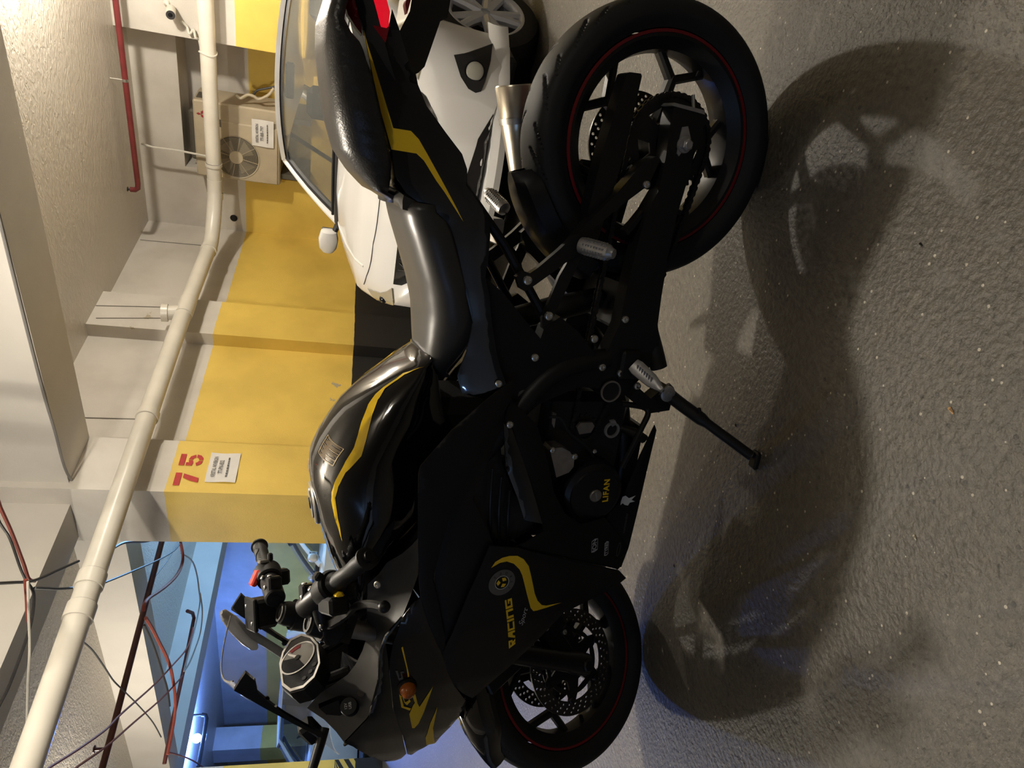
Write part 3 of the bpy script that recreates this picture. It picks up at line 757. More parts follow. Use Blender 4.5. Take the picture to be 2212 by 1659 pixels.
# ---- seats
s_top = [(0.1881, 0.874), (0.2215, 0.8649), (0.2823, 0.8397), (0.3557, 0.8105), (0.4123, 0.7951), (0.4733, 0.789), (0.5166, 0.7847), (0.5288, 0.7779)]
s_bot = [(0.1829, 0.8586), (0.2016, 0.8141), (0.2161, 0.7917), (0.2518, 0.7769), (0.3498, 0.7382), (0.4148, 0.7136), (0.4415, 0.7081), (0.4782, 0.7189), (0.531, 0.7402)]
SWd = ([.17, .24, .34, .42, .48, .52, .56], [.118, .138, .142, .130, .108, .085, .050])
SP = [(0, 1), (.3, 1.0), (.55, .985), (.72, .94), (.84, .85), (.93, .70), (.985, .50), (1.0, .30), (.985, .08), (.96, 0)]
seat = MB(); R = []
for i in range(27):
    x = .186 + (.556 - .186) * i / 26
    zt = interp_list(s_top, x) + .006; zb = interp_list(s_bot, x); w_ = _interp(x, *SWd)
    if x > .53: zt -= (x - .53) ** 2 * 45
    zb = min(zb, zt - .03)
    if i == 0: zt -= .012; zb = zt - .05
    half = [(w_ * py, zb + (zt - zb) * ph) for py, ph in SP]
    R.append([Vector((x, y, z)) for y, z in half] + [Vector((x, -y, z)) for y, z in reversed(half[1:])])
seat.loft(R)
seat_o = seat.build('rider_seat', 'seat_vinyl', bike, 70)
# turned-up rear lip of the seat cover
hump = MB(); R = []
for i in range(13):
    y = -.10 + .20 * i / 12; q = 1 - (y / .11) ** 2
    zz = interp_list(s_top, .19) + .004
    R.append([Vector((.178 + .010 * (1 - q), y, zz - .03)), Vector((.166 + .012 * (1 - q), y, zz + .010 * q)), Vector((.176 + .012 * (1 - q), y, zz + .020 * q)), Vector((.196 + .008 * (1 - q), y, zz + .010 * q)), Vector((.205, y, zz - .02))])
hump.loft(R); hump.build('seat_lip', 'seat_vinyl', seat_o, 70)
p_top = [(-0.1873, 1.032), (-0.1567, 1.026), (-0.1112, 1.037), (-0.0671, 1.036), (-0.0117, 1.027), (0.0565, 1.012), (0.1089, 0.9936), (0.1467, 0.9631), (0.1752, 0.9304), (0.1874, 0.8973)]
p_bot = [(0.1488, 0.9044), (0.1193, 0.9097), (0.0977, 0.916), (0.0353, 0.9379), (-0.0247, 0.9589), (-0.0724, 0.9807), (-0.089, 0.9988), (-0.1187, 1.018), (-0.1396, 1.028), (-0.1658, 1.038)]
pil = MB(); R = []
random.seed(4)
for i in range(60):
    t = i / 59; x = -.205 + (.196 + .205) * t
    zt = interp_list(p_top, x) + .005; zb = interp_list(p_bot, x); zb = min(zb, zt - .03)
    w_ = _interp(x, [-.21, -.17, -.08, .04, .12, .17, .196], [.055, .085, .108, .118, .108, .082, .045])
    half = []
    for (py, ph) in SP:
        wr = 0
        if ph < .55: wr = .0028 * math.sin(i * 2.1 + ph * 6) * (1 - abs(ph - .2) / .4) + .0015 * random.uniform(-1, 1)
        if t > .93: wr += .0035 * math.sin(ph * 40) * (ph < .9)
        half.append((w_ * py + wr, zb + (zt - zb) * ph))
    R.append([Vector((x, y, z)) for y, z in half] + [Vector((x, -y, z)) for y, z in reversed(half[1:])])
pil.loft(R); pil.build('pillion_seat', 'pillion_vinyl', bike, 80)

# ---- tail
tail_poly = [(-0.1025, 0.9706), (-0.0199, 0.9485), (0.034, 0.9321), (0.0965, 0.9094), (0.1421, 0.8984), (0.1715, 0.8756), (0.184, 0.8532), (0.2014, 0.8146), (0.2155, 0.7941), (0.2505, 0.7807), (0.3464, 0.7448), (0.4097, 0.7217), (0.4357, 0.7168), (0.4727, 0.7262), (0.526, 0.7395), (0.5638, 0.7255), (0.5709, 0.6772), (0.5376, 0.6362), (0.5034, 0.6531), (0.4763, 0.6642), (0.4051, 0.6847), (0.3498, 0.6974), (0.3115, 0.7108), (0.2786, 0.7099), (0.2284, 0.7121), (0.19, 0.7196), (0.1643, 0.7446), (0.1412, 0.7663), (0.1116, 0.7693), (0.0853, 0.7813), (0.0516, 0.8141), (0.024, 0.8391), (0.0104, 0.8518), (-0.0241, 0.87), (-0.0426, 0.8753), (-0.0643, 0.8897), (-0.1127, 0.908), (-0.1454, 0.9228), (-0.1135, 0.9273), (-0.086, 0.9322), (-0.1003, 0.9601)]
tail_o = panel('tail_fairing', tail_poly, KT, 'gloss_black')
MB().loft([[Vector((x, w_ * c_, z_ + dz)) for c_, dz in ((-1, -.01), (-.8, .02), (.8, .02), (1, -.01), (.8, -.03), (-.8, -.03))] for x, w_, z_ in ((-.20, .05, .985), (-.05, .08, .93), (.10, .10, .87), (.18, .11, .82), (.24, .12, .77))]).build('tail_tray', 'matte_black', bike)
for mir in (False, True):
    decal('stripe', [[(-0.1025, 0.9706), (-0.0199, 0.9485), (0.034, 0.9321), (0.0957, 0.9095), (0.0966, 0.8645), (0.1072, 0.8502), (0.1409, 0.8244), (0.16, 0.8071), (0.2099, 0.7669), (0.1863, 0.7818), (0.1347, 0.8173), (0.0954, 0.8445), (0.0704, 0.8625), (0.0578, 0.8777), (0.0575, 0.9091), (-0.0092, 0.935), (-0.0766, 0.9613)]], KT, 'yellow_decal', tail_o, .0035, .014, mir)
# gap bridge between the seats
MB().loft([[Vector((x, .085 * c_, z_ + dz)) for c_, dz in ((-1, 0), (-.7, .012), (.7, .012), (1, 0), (.7, -.03), (-.7, -.03))] for x, z_ in ((.10, .885), (.16, .872), (.20, .845), (.26, .80))]).build('seat_bridge', 'gloss_black', bike)
# tail light
tl = sheet([(-0.1809, 0.9837), (-0.1329, 0.9753), (-0.086, 0.9322), (-0.1167, 0.9267), (-0.141, 0.9257), (-0.1627, 0.9336), (-0.1888, 0.937)], KT, .004, .03, .02, .008).build('tail_light', 'red_lens', bike)
sheet([(-0.1809, 0.9837), (-0.1329, 0.9753), (-0.086, 0.9322), (-0.1167, 0.9267), (-0.141, 0.9257), (-0.1627, 0.9336), (-0.1888, 0.937)], KT, .004, .03, .02, .008).mirror_y().build('tail_light', 'red_lens', bike)
sheet([(-0.1119, 0.9559), (-0.086, 0.9322), (-0.1167, 0.9267), (-0.1112, 0.932), (-0.0993, 0.9377)], KT, .0065, .004, .02, .001).build('lens_edge', 'dark_red_lens', tl)
sheet([(-0.1616, 1.009), (-0.1253, 0.9978), (-0.1073, 0.9843), (-0.0939, 0.9709), (-0.1209, 0.977), (-0.166, 0.9827)], KT, .003, .02, .02, .006).build('upper_lens', 'dark_red_lens', tl)
MB().prism([(-0.1123, 0.905), (-0.067, 0.8848), (-0.046, 0.8666), (-0.0493, 0.8616), (-0.0617, 0.8511), (-0.1443, 0.8296), (-0.1533, 0.8161), (-0.1993, 0.8135), (-0.1841, 0.886), (-0.1498, 0.8886)], -.055, .055).build('rear_mudguard', 'gloss_black', bike)
mg = MB(); mg.prism([(-0.1414, 0.8976), (-0.1731, 0.8913), (-0.1888, 0.8886), (-0.1865, 0.8994), (-0.1557, 0.9024)], .055, .075)
mg.build('plate_bracket', 'red_pinstripe', bike)
# rear left indicator (pale, at the far side below the tail) and its hose
ind = MB().prism([(0.2144, 0.6153), (0.213, 0.592), (0.22, 0.5862), (0.2439, 0.5863), (0.2661, 0.5891), (0.2734, 0.5964), (0.2621, 0.6051)], -.16, -.10).build('reservoir_cup', 'gauge_trim', bike)
MB().prism([(0.2586, 0.6036), (0.2572, 0.5896), (0.2744, 0.5966)], -.161, -.099).build('reservoir_base', 'matte_black', ind)
for k_, pts_ in enumerate(([(0.2652, -0.12, 0.5797), (0.2849, -0.12, 0.5526), (0.3044, -0.11, 0.5379), (0.3358, -0.1, 0.5286)], [(0.2429, -0.1, 0.6023), (0.2116, -0.14, 0.5678), (0.1811, -0.16, 0.5705)])):
    MB().tube(smooth_path(pts_), .008 if k_ == 0 else .002, 10).build('overflow_hose', 'black_rubber', ind)

# ---- fairing
P1 = [(0.5224, 0.6247), (0.5755, 0.6928), (0.6304, 0.7529), (0.6712, 0.7869), (0.706, 0.8151), (0.7208, 0.8179), (0.7799, 0.8147), (0.8307, 0.8111), (0.8927, 0.8057), (0.9591, 0.7987), (1.005, 0.7903), (1.064, 0.7692), (1.129, 0.7407), (1.161, 0.7234), (1.118, 0.7241), (1.032, 0.7464), (0.9614, 0.7679), (0.8923, 0.7594), (0.8079, 0.7415), (0.678, 0.6892), (0.571, 0.6269), (0.5352, 0.6169)]
panel('shoulder_panel', P1, KF, 'matte_black', .006, label='matte black arrow shaped upper fairing panel')
P2 = [(0.571, 0.6203), (0.5986, 0.6441), (0.7317, 0.7171), (0.8243, 0.7453), (0.9062, 0.7592), (0.9733, 0.7595), (1.056, 0.7387), (1.149, 0.7133), (1.147, 0.6893), (1.03, 0.6601), (0.907, 0.6251), (0.839, 0.6596), (0.7894, 0.6891), (0.7033, 0.6615), (0.6288, 0.6329)]
panel('arrow_panel', P2, KF, 'satin_black', -.010)
P3 = [(0.7894, 0.6891), (0.8938, 0.6445), (0.9057, 0.5739), (0.8779, 0.5037), (0.8497, 0.52), (0.8407, 0.5638), (0.7928, 0.5826), (0.7209, 0.6171), (0.6288, 0.6329), (0.7033, 0.6615)]
lou = panel('vent_recess', P3, KF, 'engine_black', -.035)
for k_, (a_, b_) in enumerate((((0.7256, 0.17, 0.6449), (0.8962, 0.17, 0.6255)), ((0.7466, 0.17, 0.6211), (0.9099, 0.17, 0.6032)), ((0.7817, 0.17, 0.5959), (0.9178, 0.17, 0.5791)))):
    a_, b_ = Vector(a_), Vector(b_); mid = (a_ + b_) / 2 + Vector((0, .012, .008))
    MB().tube(smooth_path([a_, mid, b_]), [.004] * 13, 8).build('vent_fin', 'satin_black', lou)
P4 = [(0.6238, 0.6289), (0.6262, 0.6123), (0.7624, 0.555), (0.8497, 0.52), (0.8407, 0.5638), (0.7928, 0.5826), (0.7209, 0.6171)]
panel('gloss_strip', P4, lambda x, z: KF(x, z) + .24 * (.60 - z) - .012, 'gloss_black', .004, label='gloss black strip that mirrors the blue light')
P6 = [(0.57, 0.6204), (0.6234, 0.5542), (0.6756, 0.5297), (0.7263, 0.5102), (0.7878, 0.4884), (0.8447, 0.4495), (0.8941, 0.3763), (0.8801, 0.318), (0.9879, 0.2105), (1.042, 0.226), (1.047, 0.2332), (0.9602, 0.4309), (0.9057, 0.5739), (0.8779, 0.5037), (0.8497, 0.52), (0.7624, 0.555), (0.6262, 0.6123), (0.6238, 0.6289), (0.5939, 0.6282)]
low_o = panel('lower_fairing', P6, KF, 'matte_black', -.004)
P5 = [(0.8917, 0.6447), (0.954, 0.6638), (1.015, 0.6842), (1.083, 0.7039), (1.159, 0.7236), (1.215, 0.7037), (1.265, 0.6794), (1.301, 0.6507), (1.33, 0.618), (1.253, 0.5623), (1.186, 0.4873), (1.163, 0.464), (1.11, 0.4123), (1.095, 0.3253), (1.094, 0.2404), (1.077, 0.2021), (1.047, 0.2332), (1.001, 0.3394), (0.9602, 0.4309), (0.9033, 0.5743)]
side_o = panel('side_fairing', P5, KF, 'satin_black', .004)
P7 = [(0.8876, 0.2969), (0.8685, 0.2685), (0.8445, 0.2587), (0.7312, 0.2292), (0.6511, 0.2027), (0.6647, 0.1941), (0.774, 0.1976), (0.891, 0.2004), (0.993, 0.2046), (1.051, 0.2161), (1.008, 0.2862)]
panel('belly_pan', P7, lambda x, z: .115 + .12 * (z - .22), 'satin_black', 0)
MB().loft([[Vector((x, .112 * c_, z_)) for c_ in (-1, 1)] + [Vector((x, .09 * c_, z_ - .012)) for c_ in (1, -1)] for x, z_ in ((.66, .235), (.80, .232), (.95, .222), (1.06, .225))]).build('belly_floor', 'satin_black', bike)
N1 = [(1.005, 0.7903), (1.024, 0.8089), (1.053, 0.8256), (1.11, 0.8397), (1.168, 0.8425), (1.21, 0.8369), (1.32, 0.8146), (1.458, 0.7663), (1.582, 0.7284), (1.596, 0.7139), (1.568, 0.7022), (1.538, 0.6934), (1.538, 0.6635), (1.499, 0.6586), (1.449, 0.646), (1.404, 0.6336), (1.341, 0.6313), (1.265, 0.6794), (1.215, 0.7037), (1.163, 0.7231), (1.129, 0.7407), (1.064, 0.7692)]
nose_o = panel('nose_fairing', N1, KF, 'gloss_black', .003)
N2 = [(1.102, 0.8586), (1.168, 0.8446), (1.21, 0.8379), (1.32, 0.8157), (1.458, 0.7676), (1.585, 0.7289), (1.619, 0.7359), (1.631, 0.7504), (1.616, 0.7823), (1.567, 0.8195), (1.52, 0.8488), (1.479, 0.8833), (1.451, 0.9092), (1.436, 0.8929), (1.415, 0.8766), (1.342, 0.8658), (1.27, 0.8598), (1.221, 0.8594), (1.153, 0.8633)]
panel('headlight_cowl', N2, KF, 'gloss_black', 0)
# seam groove and the grille under the nose
MB().prism([(1.382, 0.6665), (1.32, 0.6187), (1.413, 0.5945), (1.46, 0.6089), (1.514, 0.6527), (1.468, 0.6653)], -.10, .10).build('nose_grille', 'matte_black', bike)
gm = MB()
for k_ in range(7):
    a_ = Vector((1.371, 0.112, 0.6676)); b_ = Vector((1.492, 0.112, 0.6599)); c_ = Vector((1.338, 0.112, 0.6166)); d_ = Vector((1.442, 0.112, 0.6149))
    t = (k_ + .5) / 7; gm.tube([a_.lerp(c_, t) - Vector((0, .008, 0)), b_.lerp(d_, t) - Vector((0, .008, 0))], .0016, 6); gm.tube([a_.lerp(b_, t) - Vector((0, .008, 0)), c_.lerp(d_, t) - Vector((0, .008, 0))], .0016, 6)
gm.build('grille_mesh', 'satin_black', bike)
# headlight face closing the nose
hl = MB(); R = []
for z_, w_, x_ in ((.70, .045, 1.585), (.75, .065, 1.59), (.80, .08, 1.575), (.85, .07, 1.535), (.89, .05, 1.485)):
    R.append([Vector((x_ - .10 * (abs(c_)) ** 2, c_ * w_ * 1.5, z_)) for c_ in (-1, -.6, -.2, .2, .6, 1)] + [Vector((x_ - .14, c_ * w_ * 1.3, z_)) for c_ in (1, .2, -.2, -1)])
hl.loft(R); hl.build('headlight', 'lens_clear', bike)
# graphics on the fairing
SF = surf(side_o, KF); NF = surf(nose_o, KF); LF = surf(low_o, KF)
decal('swoosh', [[(0.9448, 0.6359), (0.9308, 0.6276), (0.9223, 0.6118), (0.9197, 0.5939), (0.9219, 0.574), (0.932, 0.5574), (0.9524, 0.5409), (0.985, 0.5281), (1.031, 0.5117), (1.052, 0.5005), (1.067, 0.4862), (1.072, 0.4721), (1.075, 0.4266), (1.078, 0.471), (1.079, 0.4974), (1.078, 0.5082), (1.067, 0.5178), (1.026, 0.5345), (0.9736, 0.5549), (0.9571, 0.5643), (0.941, 0.5805), (0.933, 0.5989), (0.9345, 0.6158)]], SF, 'yellow_decal', side_o, .0015, .012)
def ring2(c, r, n=40): return [(c[0] + r * math.cos(2 * math.pi * k / n), c[1] + r * math.sin(2 * math.pi * k / n)) for k in range(n)]
EC = ((0.9855, 0.213, 0.6041)[0], (0.9855, 0.213, 0.6041)[2])
er = (Vector((0.9855, 0.213, 0.6041)) - Vector((1.018, 0.213, 0.6051))).length
decal('emblem_ring', [ring2(EC, er), ring2(EC, er * .56)], SF, 'grey_decal', side_o, .0015)
decal('emblem_circle', [ring2(EC, er * .54), ring2(EC, er * .49)], SF, 'white_decal', side_o, .0018)
for k in range(3):
    a = math.radians(90 + 120 * k)
    P = lambda r, da: (EC[0] + er * r * math.cos(a + math.radians(da)), EC[1] + er * r * math.sin(a + math.radians(da)))
    decal('emblem_petal', [[P(.10, 0), P(.36, -38), P(.42, 0), P(.36, 38)]], SF, 'yellow_decal', side_o, .0018)
for k, ch in enumerate('SPORTS'):
    a = math.radians(128 + 36 * k)
    me = text_mesh(ch, er * .26); me.transform(Matrix.Translation((EC[0] + er * .77 * math.cos(a), EC[1] + er * .77 * math.sin(a), 0)) @ Matrix.Rotation(a + math.pi / 2, 4, 'Z') @ Matrix.Diagonal((-1, 1, 1, 1)))
    lay('emblem_letter', me, SF, 'matte_black', side_o, .0022)
# angular block letters: strokes on a 6 x 10 cell; x runs towards the rear of the bike (to the right as seen)
def block_word(letters, p0, p1, height, gap, kfun, m, parent, name, slant=0.0):
    p0, p1 = Vector(p0), Vector(p1); d = (p1 - p0); L = d.length; d = d / L; u = Vector((-d.y, d.x))
    if u.y < 0: u = -u
    n = len(letters); tot = sum(w for _, w in letters) + gap * (n - 1); sx = L / tot; x = 0
    for polys, w in letters:
        loops = [[tuple(p0 + d * (x + a) * sx + u * ((b_) * height) + d * (slant * b_ * height)) for a, b_ in lp] for lp in polys]
        decal(name, loops, kfun, m, parent, .0018, .02); x += w + gap
G_ = ([[(0, .0), (0, 1), (1, 1), (1, .76), (.26, .76), (.26, .24), (.74, .24), (.74, .42), (.5, .42), (.5, .6), (1, .6), (1, 0)]], 1)
N_ = ([[(0, 0), (0, 1), (1, 1), (1, 0), (.74, 0), (.74, .76), (.26, .76), (.26, 0)]], 1)
I_ = ([[(0, 0), (0, 1), (.26, 1), (.26, 0)]], .26)
C_ = ([[(0, 0), (0, 1), (1, 1), (1, .76), (.26, .76), (.26, .24), (1, .24), (1, 0)]], 1)
A_ = ([[(0, 0), (.42, 1), (1, 1), (1, 0), (.74, 0), (.74, .34), (.46, .34), (.30, 0)]], 1)
R_ = ([[(.30, 0), (.02, 1), (1, 1), (1, .42), (.74, .36), (1, 0), (.68, 0), (.46, .36), (.42, .58), (.74, .58), (.74, .76), (.36, .76), (.56, 0)]], 1)
_w0 = Vector(((1.17, 0.2, 0.5402)[0], (1.17, 0.2, 0.5402)[2])); _w1 = Vector(((1.029, 0.213, 0.5737)[0], (1.029, 0.213, 0.5737)[2]))
block_word([R_, A_, C_, I_, N_, G_], _w0, _w1, .0175, .10, SF, 'yellow_decal', side_o, 'racing_letter')
me = text_mesh('Sport', .020, shear=.6); me.transform(basis(((1.089, 0.205, 0.5355)[0], (1.089, 0.205, 0.5355)[2], 0), (-.98, -.17, 0), (-.17, .98, 0), (0, 0, 1)))
lay('script_print', me, SF, 'white_decal', side_o, .0018)
decal('nose_stripe', [[(1.127, 0.8215), (1.124, 0.8187), (1.204, 0.7957), (1.213, 0.7936), (1.215, 0.7965), (1.187, 0.803)]], NF, 'yellow_decal', nose_o, .0015)
decal('nose_flash', [[(1.276, 0.7783), (1.274, 0.7711), (1.311, 0.7593), (1.325, 0.7525), (1.253, 0.7334), (1.399, 0.7403), (1.419, 0.7466), (1.417, 0.7526), (1.348, 0.7729), (1.316, 0.7695), (1.306, 0.7668)]], NF, 'yellow_decal', nose_o, .0015)
decal('nose_flash', [[(1.334, 0.7081), (1.434, 0.6968), (1.492, 0.6802), (1.537, 0.6664), (1.544, 0.687), (1.481, 0.7048), (1.408, 0.7096)]], NF, 'yellow_decal', nose_o, .0015)
decal('nose_letter', [[(1.265, 0.8102), (1.278, 0.7878), (1.287, 0.7905), (1.284, 0.7964), (1.299, 0.7908), (1.295, 0.7849), (1.289, 0.7827), (1.298, 0.7779), (1.311, 0.7845), (1.3, 0.7927), (1.278, 0.8006), (1.278, 0.8028), (1.314, 0.7916), (1.326, 0.7722), (1.334, 0.7742), (1.317, 0.7966)]], NF, 'yellow_decal', nose_o, .0015)
decal('nose_letter', [[(1.192, 0.8275), (1.192, 0.8222), (1.215, 0.8155), (1.213, 0.8115), (1.196, 0.8156), (1.196, 0.8083), (1.2, 0.8067), (1.201, 0.8119), (1.219, 0.8066), (1.222, 0.8158)]], NF, 'grey_decal', nose_o, .0015)
# front indicator
ic = Vector((1.245, 0.205, 0.7941)); iy = KF(ic.x, ic.z)
ind_o = MB().lathe([(-.004, .024), (.010, .022), (.014, .019)], (ic.x, iy, ic.z), (-.1, 1, .1), 24).build('indicator', 'matte_black', bike)
MB().lathe([(.012, .019), (.020, .018), (.030, .013), (.035, .006), (.036, .0005)], (ic.x, iy, ic.z), (-.1, 1, .1), 24).build('indicator_lens', 'amber_lens', ind_o)
# sponsor stickers and scrape on the lower panels
for txt, px, sz in (('ION', (0.9472, 0.16, 0.34), .019), ('TYRES', (0.9677, 0.145, 0.2947), .013)):
    me = text_mesh(txt, sz, bold=.0004); me.transform(basis((px[0], px[2], 0), (-.985, .17, 0), (.17, .985, 0), (0, 0, 1)))
    st = lay('sticker_text', me, LF, 'white_decal', low_o, .0022)
    hw_, hh_ = sz * (.95 if txt == 'ION' else 1.55), sz * .55
    def fr(k): return [(px[0] + (-.985) * a * hw_ * k + .17 * b_ * hh_ * k, px[2] + .17 * a * hw_ * k + .985 * b_ * hh_ * k) for a, b_ in ((-1, 1), (.8, 1), (1, 0), (.8, -1), (-1, -1), (-1.15, 0))]
    decal('sticker_border', [fr(1.0), fr(.88)], LF, 'white_decal', low_o, .002)
KP = lambda x, z: .115 + .12 * (z - .22)
me = text_mesh('commander', .012); me.transform(basis(((0.9162, 0.118, 0.2356)[0], (0.9162, 0.118, 0.2356)[2], 0), (-.99, .03, 0), (.03, .99, 0), (0, 0, 1)))
lay('sticker_text', me, KP, 'grey_decal', bike, .0022)
px = (0.9834, 0.125, 0.2488)
decal('sticker_border', [[(px[0] + .020 * math.cos(t_ / 24 * 6.283), px[2] + .006 * math.sin(t_ / 24 * 6.283)) for t_ in range(24)], [(px[0] + .0185 * math.cos(t_ / 24 * 6.283), px[2] + .0045 * math.sin(t_ / 24 * 6.283)) for t_ in range(24)]], LF, 'grey_decal', low_o, .0022)
decal('scrape', [[(0.8379, 0.263), (0.8358, 0.254), (0.8441, 0.2413), (0.8388, 0.2206), (0.8498, 0.2319), (0.8557, 0.2196), (0.8574, 0.2357), (0.865, 0.2396), (0.8617, 0.2512), (0.8562, 0.2578), (0.861, 0.2649), (0.8481, 0.2649)]], KP, 'chipped_paint', bike, .003)
# fairing bolts
bolts('fairing_bolt', 'bolt_steel', bike, [(Vector(q) + Vector((0, .008, 0)), (0, 1, 0), .0085) for q in ((0.6162, 0.178, 0.627), (0.5323, 0.155, 0.656))])
MB().cyl(Vector((0.5653, 0.13, 0.5846)) - Vector((0, .05, 0)), Vector((0.5653, 0.13, 0.5846)) + Vector((0, .01, 0)), .012, 12).build('bracket_spacer', 'worn_steel', bike)

# ---- cockpit tray, gauge, windscreen
outer = [(0.8681, 0.195, 0.8025), (0.9108, 0.199, 0.8001), (0.9563, 0.203, 0.7975), (1.008, 0.206, 0.8104), (1.055, 0.207, 0.8235), (1.097, 0.208, 0.8546), (1.131, 0.206, 0.8625), (1.182, 0.203, 0.8615), (1.224, 0.2, 0.8584), (1.366, 0.15, 0.859), (1.456, 0.105, 0.8657), (1.523, 0.06, 0.8907)]
inner = [(0.9527, 0.15, 0.8539), (0.9834, 0.145, 0.8686), (1.01, 0.14, 0.89), (1.059, 0.135, 0.8861), (1.112, 0.13, 0.882), (1.165, 0.13, 0.8799), (1.196, 0.125, 0.884), (1.241, 0.115, 0.8948), (1.275, 0.105, 0.9088), (1.312, 0.09, 0.9394), (1.359, 0.06, 0.9648), (1.431, 0.02, 0.9833)]
tr = MB(); n_ = len(outer)
strip = [[Vector(o_), Vector(o_).lerp(Vector(i_), .33) - Vector((0, 0, .008)), Vector(o_).lerp(Vector(i_), .66) - Vector((0, 0, .010)), Vector(i_), Vector(i_) - Vector((0, 0, .035))] for o_, i_ in zip(outer, inner)]
tr.loft(strip, closed_ring=False, cap=False)
tray = tr.build('cockpit_tray', 'dash_plastic', bike, 40)
MB().loft(strip, closed_ring=False, cap=False).mirror_y().build('cockpit_tray', 'dash_plastic', bike, 40)
MB().tube([Vector(p) + Vector((0, .003, .001)) for p in outer[4:]], .0045, 8).build('tray_rim', 'gloss_black', tray)
tb_ = MB(); tb_.bolt(Vector((0.9961, 0.165, 0.8696)) + Vector((0, 0, .004)), (-.2, .6, .8), .009); tb_.build('tray_bolt', 'bolt_steel', tray)
MB().lathe([(0, .010), (.001, .010), (.001, .0001)], Vector((1.305, 0.135, 0.8795)) + Vector((-.004, .004, .002)), (-.5, .6, .6), 20).build('tray_hole', 'gloss_black', tray)
kb = MB().lathe([(-.01, .021), (.006, .021), (.012, .019), (.013, .0001)], Vector((1.351, 0.125, 0.9023)), (-.75, .55, .35), 28).build('socket_cap', 'matte_black', tray)
for k, (tx, dz) in enumerate((('USB', -.004), ('12V', .006))):
    me = text_mesh(tx, .009); n_ = Vector((-.75, .55, .35)).normalized(); ux = Vector((-.55, -.75, 0)).normalized() * -1; uy = n_.cross(ux)
    if uy.z < 0: uy = -uy
    ux = uy.cross(n_)
    me.transform(basis(Vector((1.351, 0.125, 0.9023)) + n_ * .0136 + uy * dz, ux, uy, n_)); link('cap_print', me, 'white_decal', kb)
MB().prism([(1.353, 0.9702), (1.339, 0.9284), (1.338, 0.8958), (1.377, 0.9062), (1.385, 0.9199), (1.375, 0.9529)], .098, .112).build('tray_pocket', 'gloss_black', tray)
# gauge
GC = Vector((1.305, 0, 1.003)); gn = Vector((-.83, 0, .56)).normalized(); gx = Vector((0, -1, 0)); gy = gn.cross(gx)
if gy.z < 0: gy = -gy
def gp(a, b_, c_): return GC + gx * a + gy * b_ + gn * c_
outl = [(-.098, .002), (-.082, .036), (-.045, .054), (.035, .054), (.070, .042), (.098, .016), (.092, -.016), (.060, -.040), (.015, -.054), (-.055, -.050), (-.088, -.030)]
gb = MB(); gb.loft([[gp(a * k, b_ * k, c_) for a, b_ in outl] for k, c_ in ((.78, -.055), (1.0, -.040), (1.04, -.012), (1.0, .0), (.97, .002))])
gauge = gb.build('gauge_cluster', 'matte_black', bike)
def gflat(name, loops, m, c_):
    me = curve_mesh(loops, .0012); me.transform(basis(gp(0, 0, c_), gx, gy, gn)); return link(name, me, m, gauge)
sc_ = lambda L, k: [(a * k, b_ * k) for a, b_ in L]
gflat('gauge_window', [sc_(outl, .95)], 'gauge_face', .0028)
DC = (.012, .004)
arc = lambda r, a0, a1, n=26: [(DC[0] + r * math.cos(math.radians(a0 + (a1 - a0) * k / n)), DC[1] + r * math.sin(math.radians(a0 + (a1 - a0) * k / n))) for k in range(n + 1)]
gflat('gauge_trim', [sc_(outl, .97), sc_(outl, .885)], 'gauge_trim', .0040)
gflat('dial_ring', [ring2(DC, .047), ring2(DC, .0435)], 'gauge_trim', .0052)
gflat('dial_face', [ring2(DC, .0432)], 'gauge_lcd', .0042)
gflat('dial_sector', [arc(.043, 60, 200) + [DC]], 'gauge_face', .0050)
gflat('dial_redline', [arc(.041, -20, 25, 8) + arc(.030, 25, -20, 8)], 'red_pinstripe', .0053)
gflat('dial_needle', [[(DC[0] - .003, DC[1] + .002), (DC[0] + .028, DC[1] + .022), (DC[0] + .036, DC[1] + .024), (DC[0] + .026, DC[1] + .016), (DC[0] + .003, DC[1] - .003)]], 'gauge_trim', .0062)
gflat('dial_hub', [ring2(DC, .007)], 'matte_black', .0068)
for (a, b_) in ((-.060, -.022), (-.045, -.034), (-.068, -.004)): gflat('warning_lamp', [[(a + .006 * math.cos(t * .785), b_ + .006 * math.sin(t * .785)) for t in range(8)]], 'matte_black', .0050)
for q in (-1, 1): MB().tube([gp(q * .05, -.03, -.05), gp(q * .06, -.09, -.06)], .014, 10).build('gauge_bracket', 'matte_black', gauge)
# windscreen
ws = MB(); nu, nv = 16, 14
for side in (0, .003):
    for j in range(nv + 1):
        v = j / nv
        for i in range(nu + 1):
            u = -1 + 2 * i / nu; q = 1 - u * u
            wd = _interp(v, [0, .12, 1], [.118, .150, .118])
            ws.v.append((1.238 + .255 * v - .02 * math.sin(v * 3.1416) + .055 * q + side, wd * u, 1.160 + .022 * q * (1 - v) - .245 * v + side * .5))
A = (nu + 1) * (nv + 1)
for j in range(nv):
    for i in range(nu):
        a = j * (nu + 1) + i; ws.f += [(a, a + 1, a + nu + 2, a + nu + 1), (A + a, A + a + nu + 1, A + a + nu + 2, A + a + 1)]
for i in range(nu): ws.f += [(i, A + i, A + i + 1, i + 1), (nv * (nu + 1) + i, nv * (nu + 1) + i + 1, A + nv * (nu + 1) + i + 1, A + nv * (nu + 1) + i)]
for j in range(nv): ws.f += [(j * (nu + 1), (j + 1) * (nu + 1), A + (j + 1) * (nu + 1), A + j * (nu + 1)), (j * (nu + 1) + nu, A + j * (nu + 1) + nu, A + (j + 1) * (nu + 1) + nu, (j + 1) * (nu + 1) + nu)]
screen = ws.build('windscreen', 'screen_acrylic', bike, 60)
rim = [Vector(ws.v[i]) for i in range(nu + 1)]
MB().tube(rim, .0018, 6).build('screen_edge', 'gauge_lcd', screen)
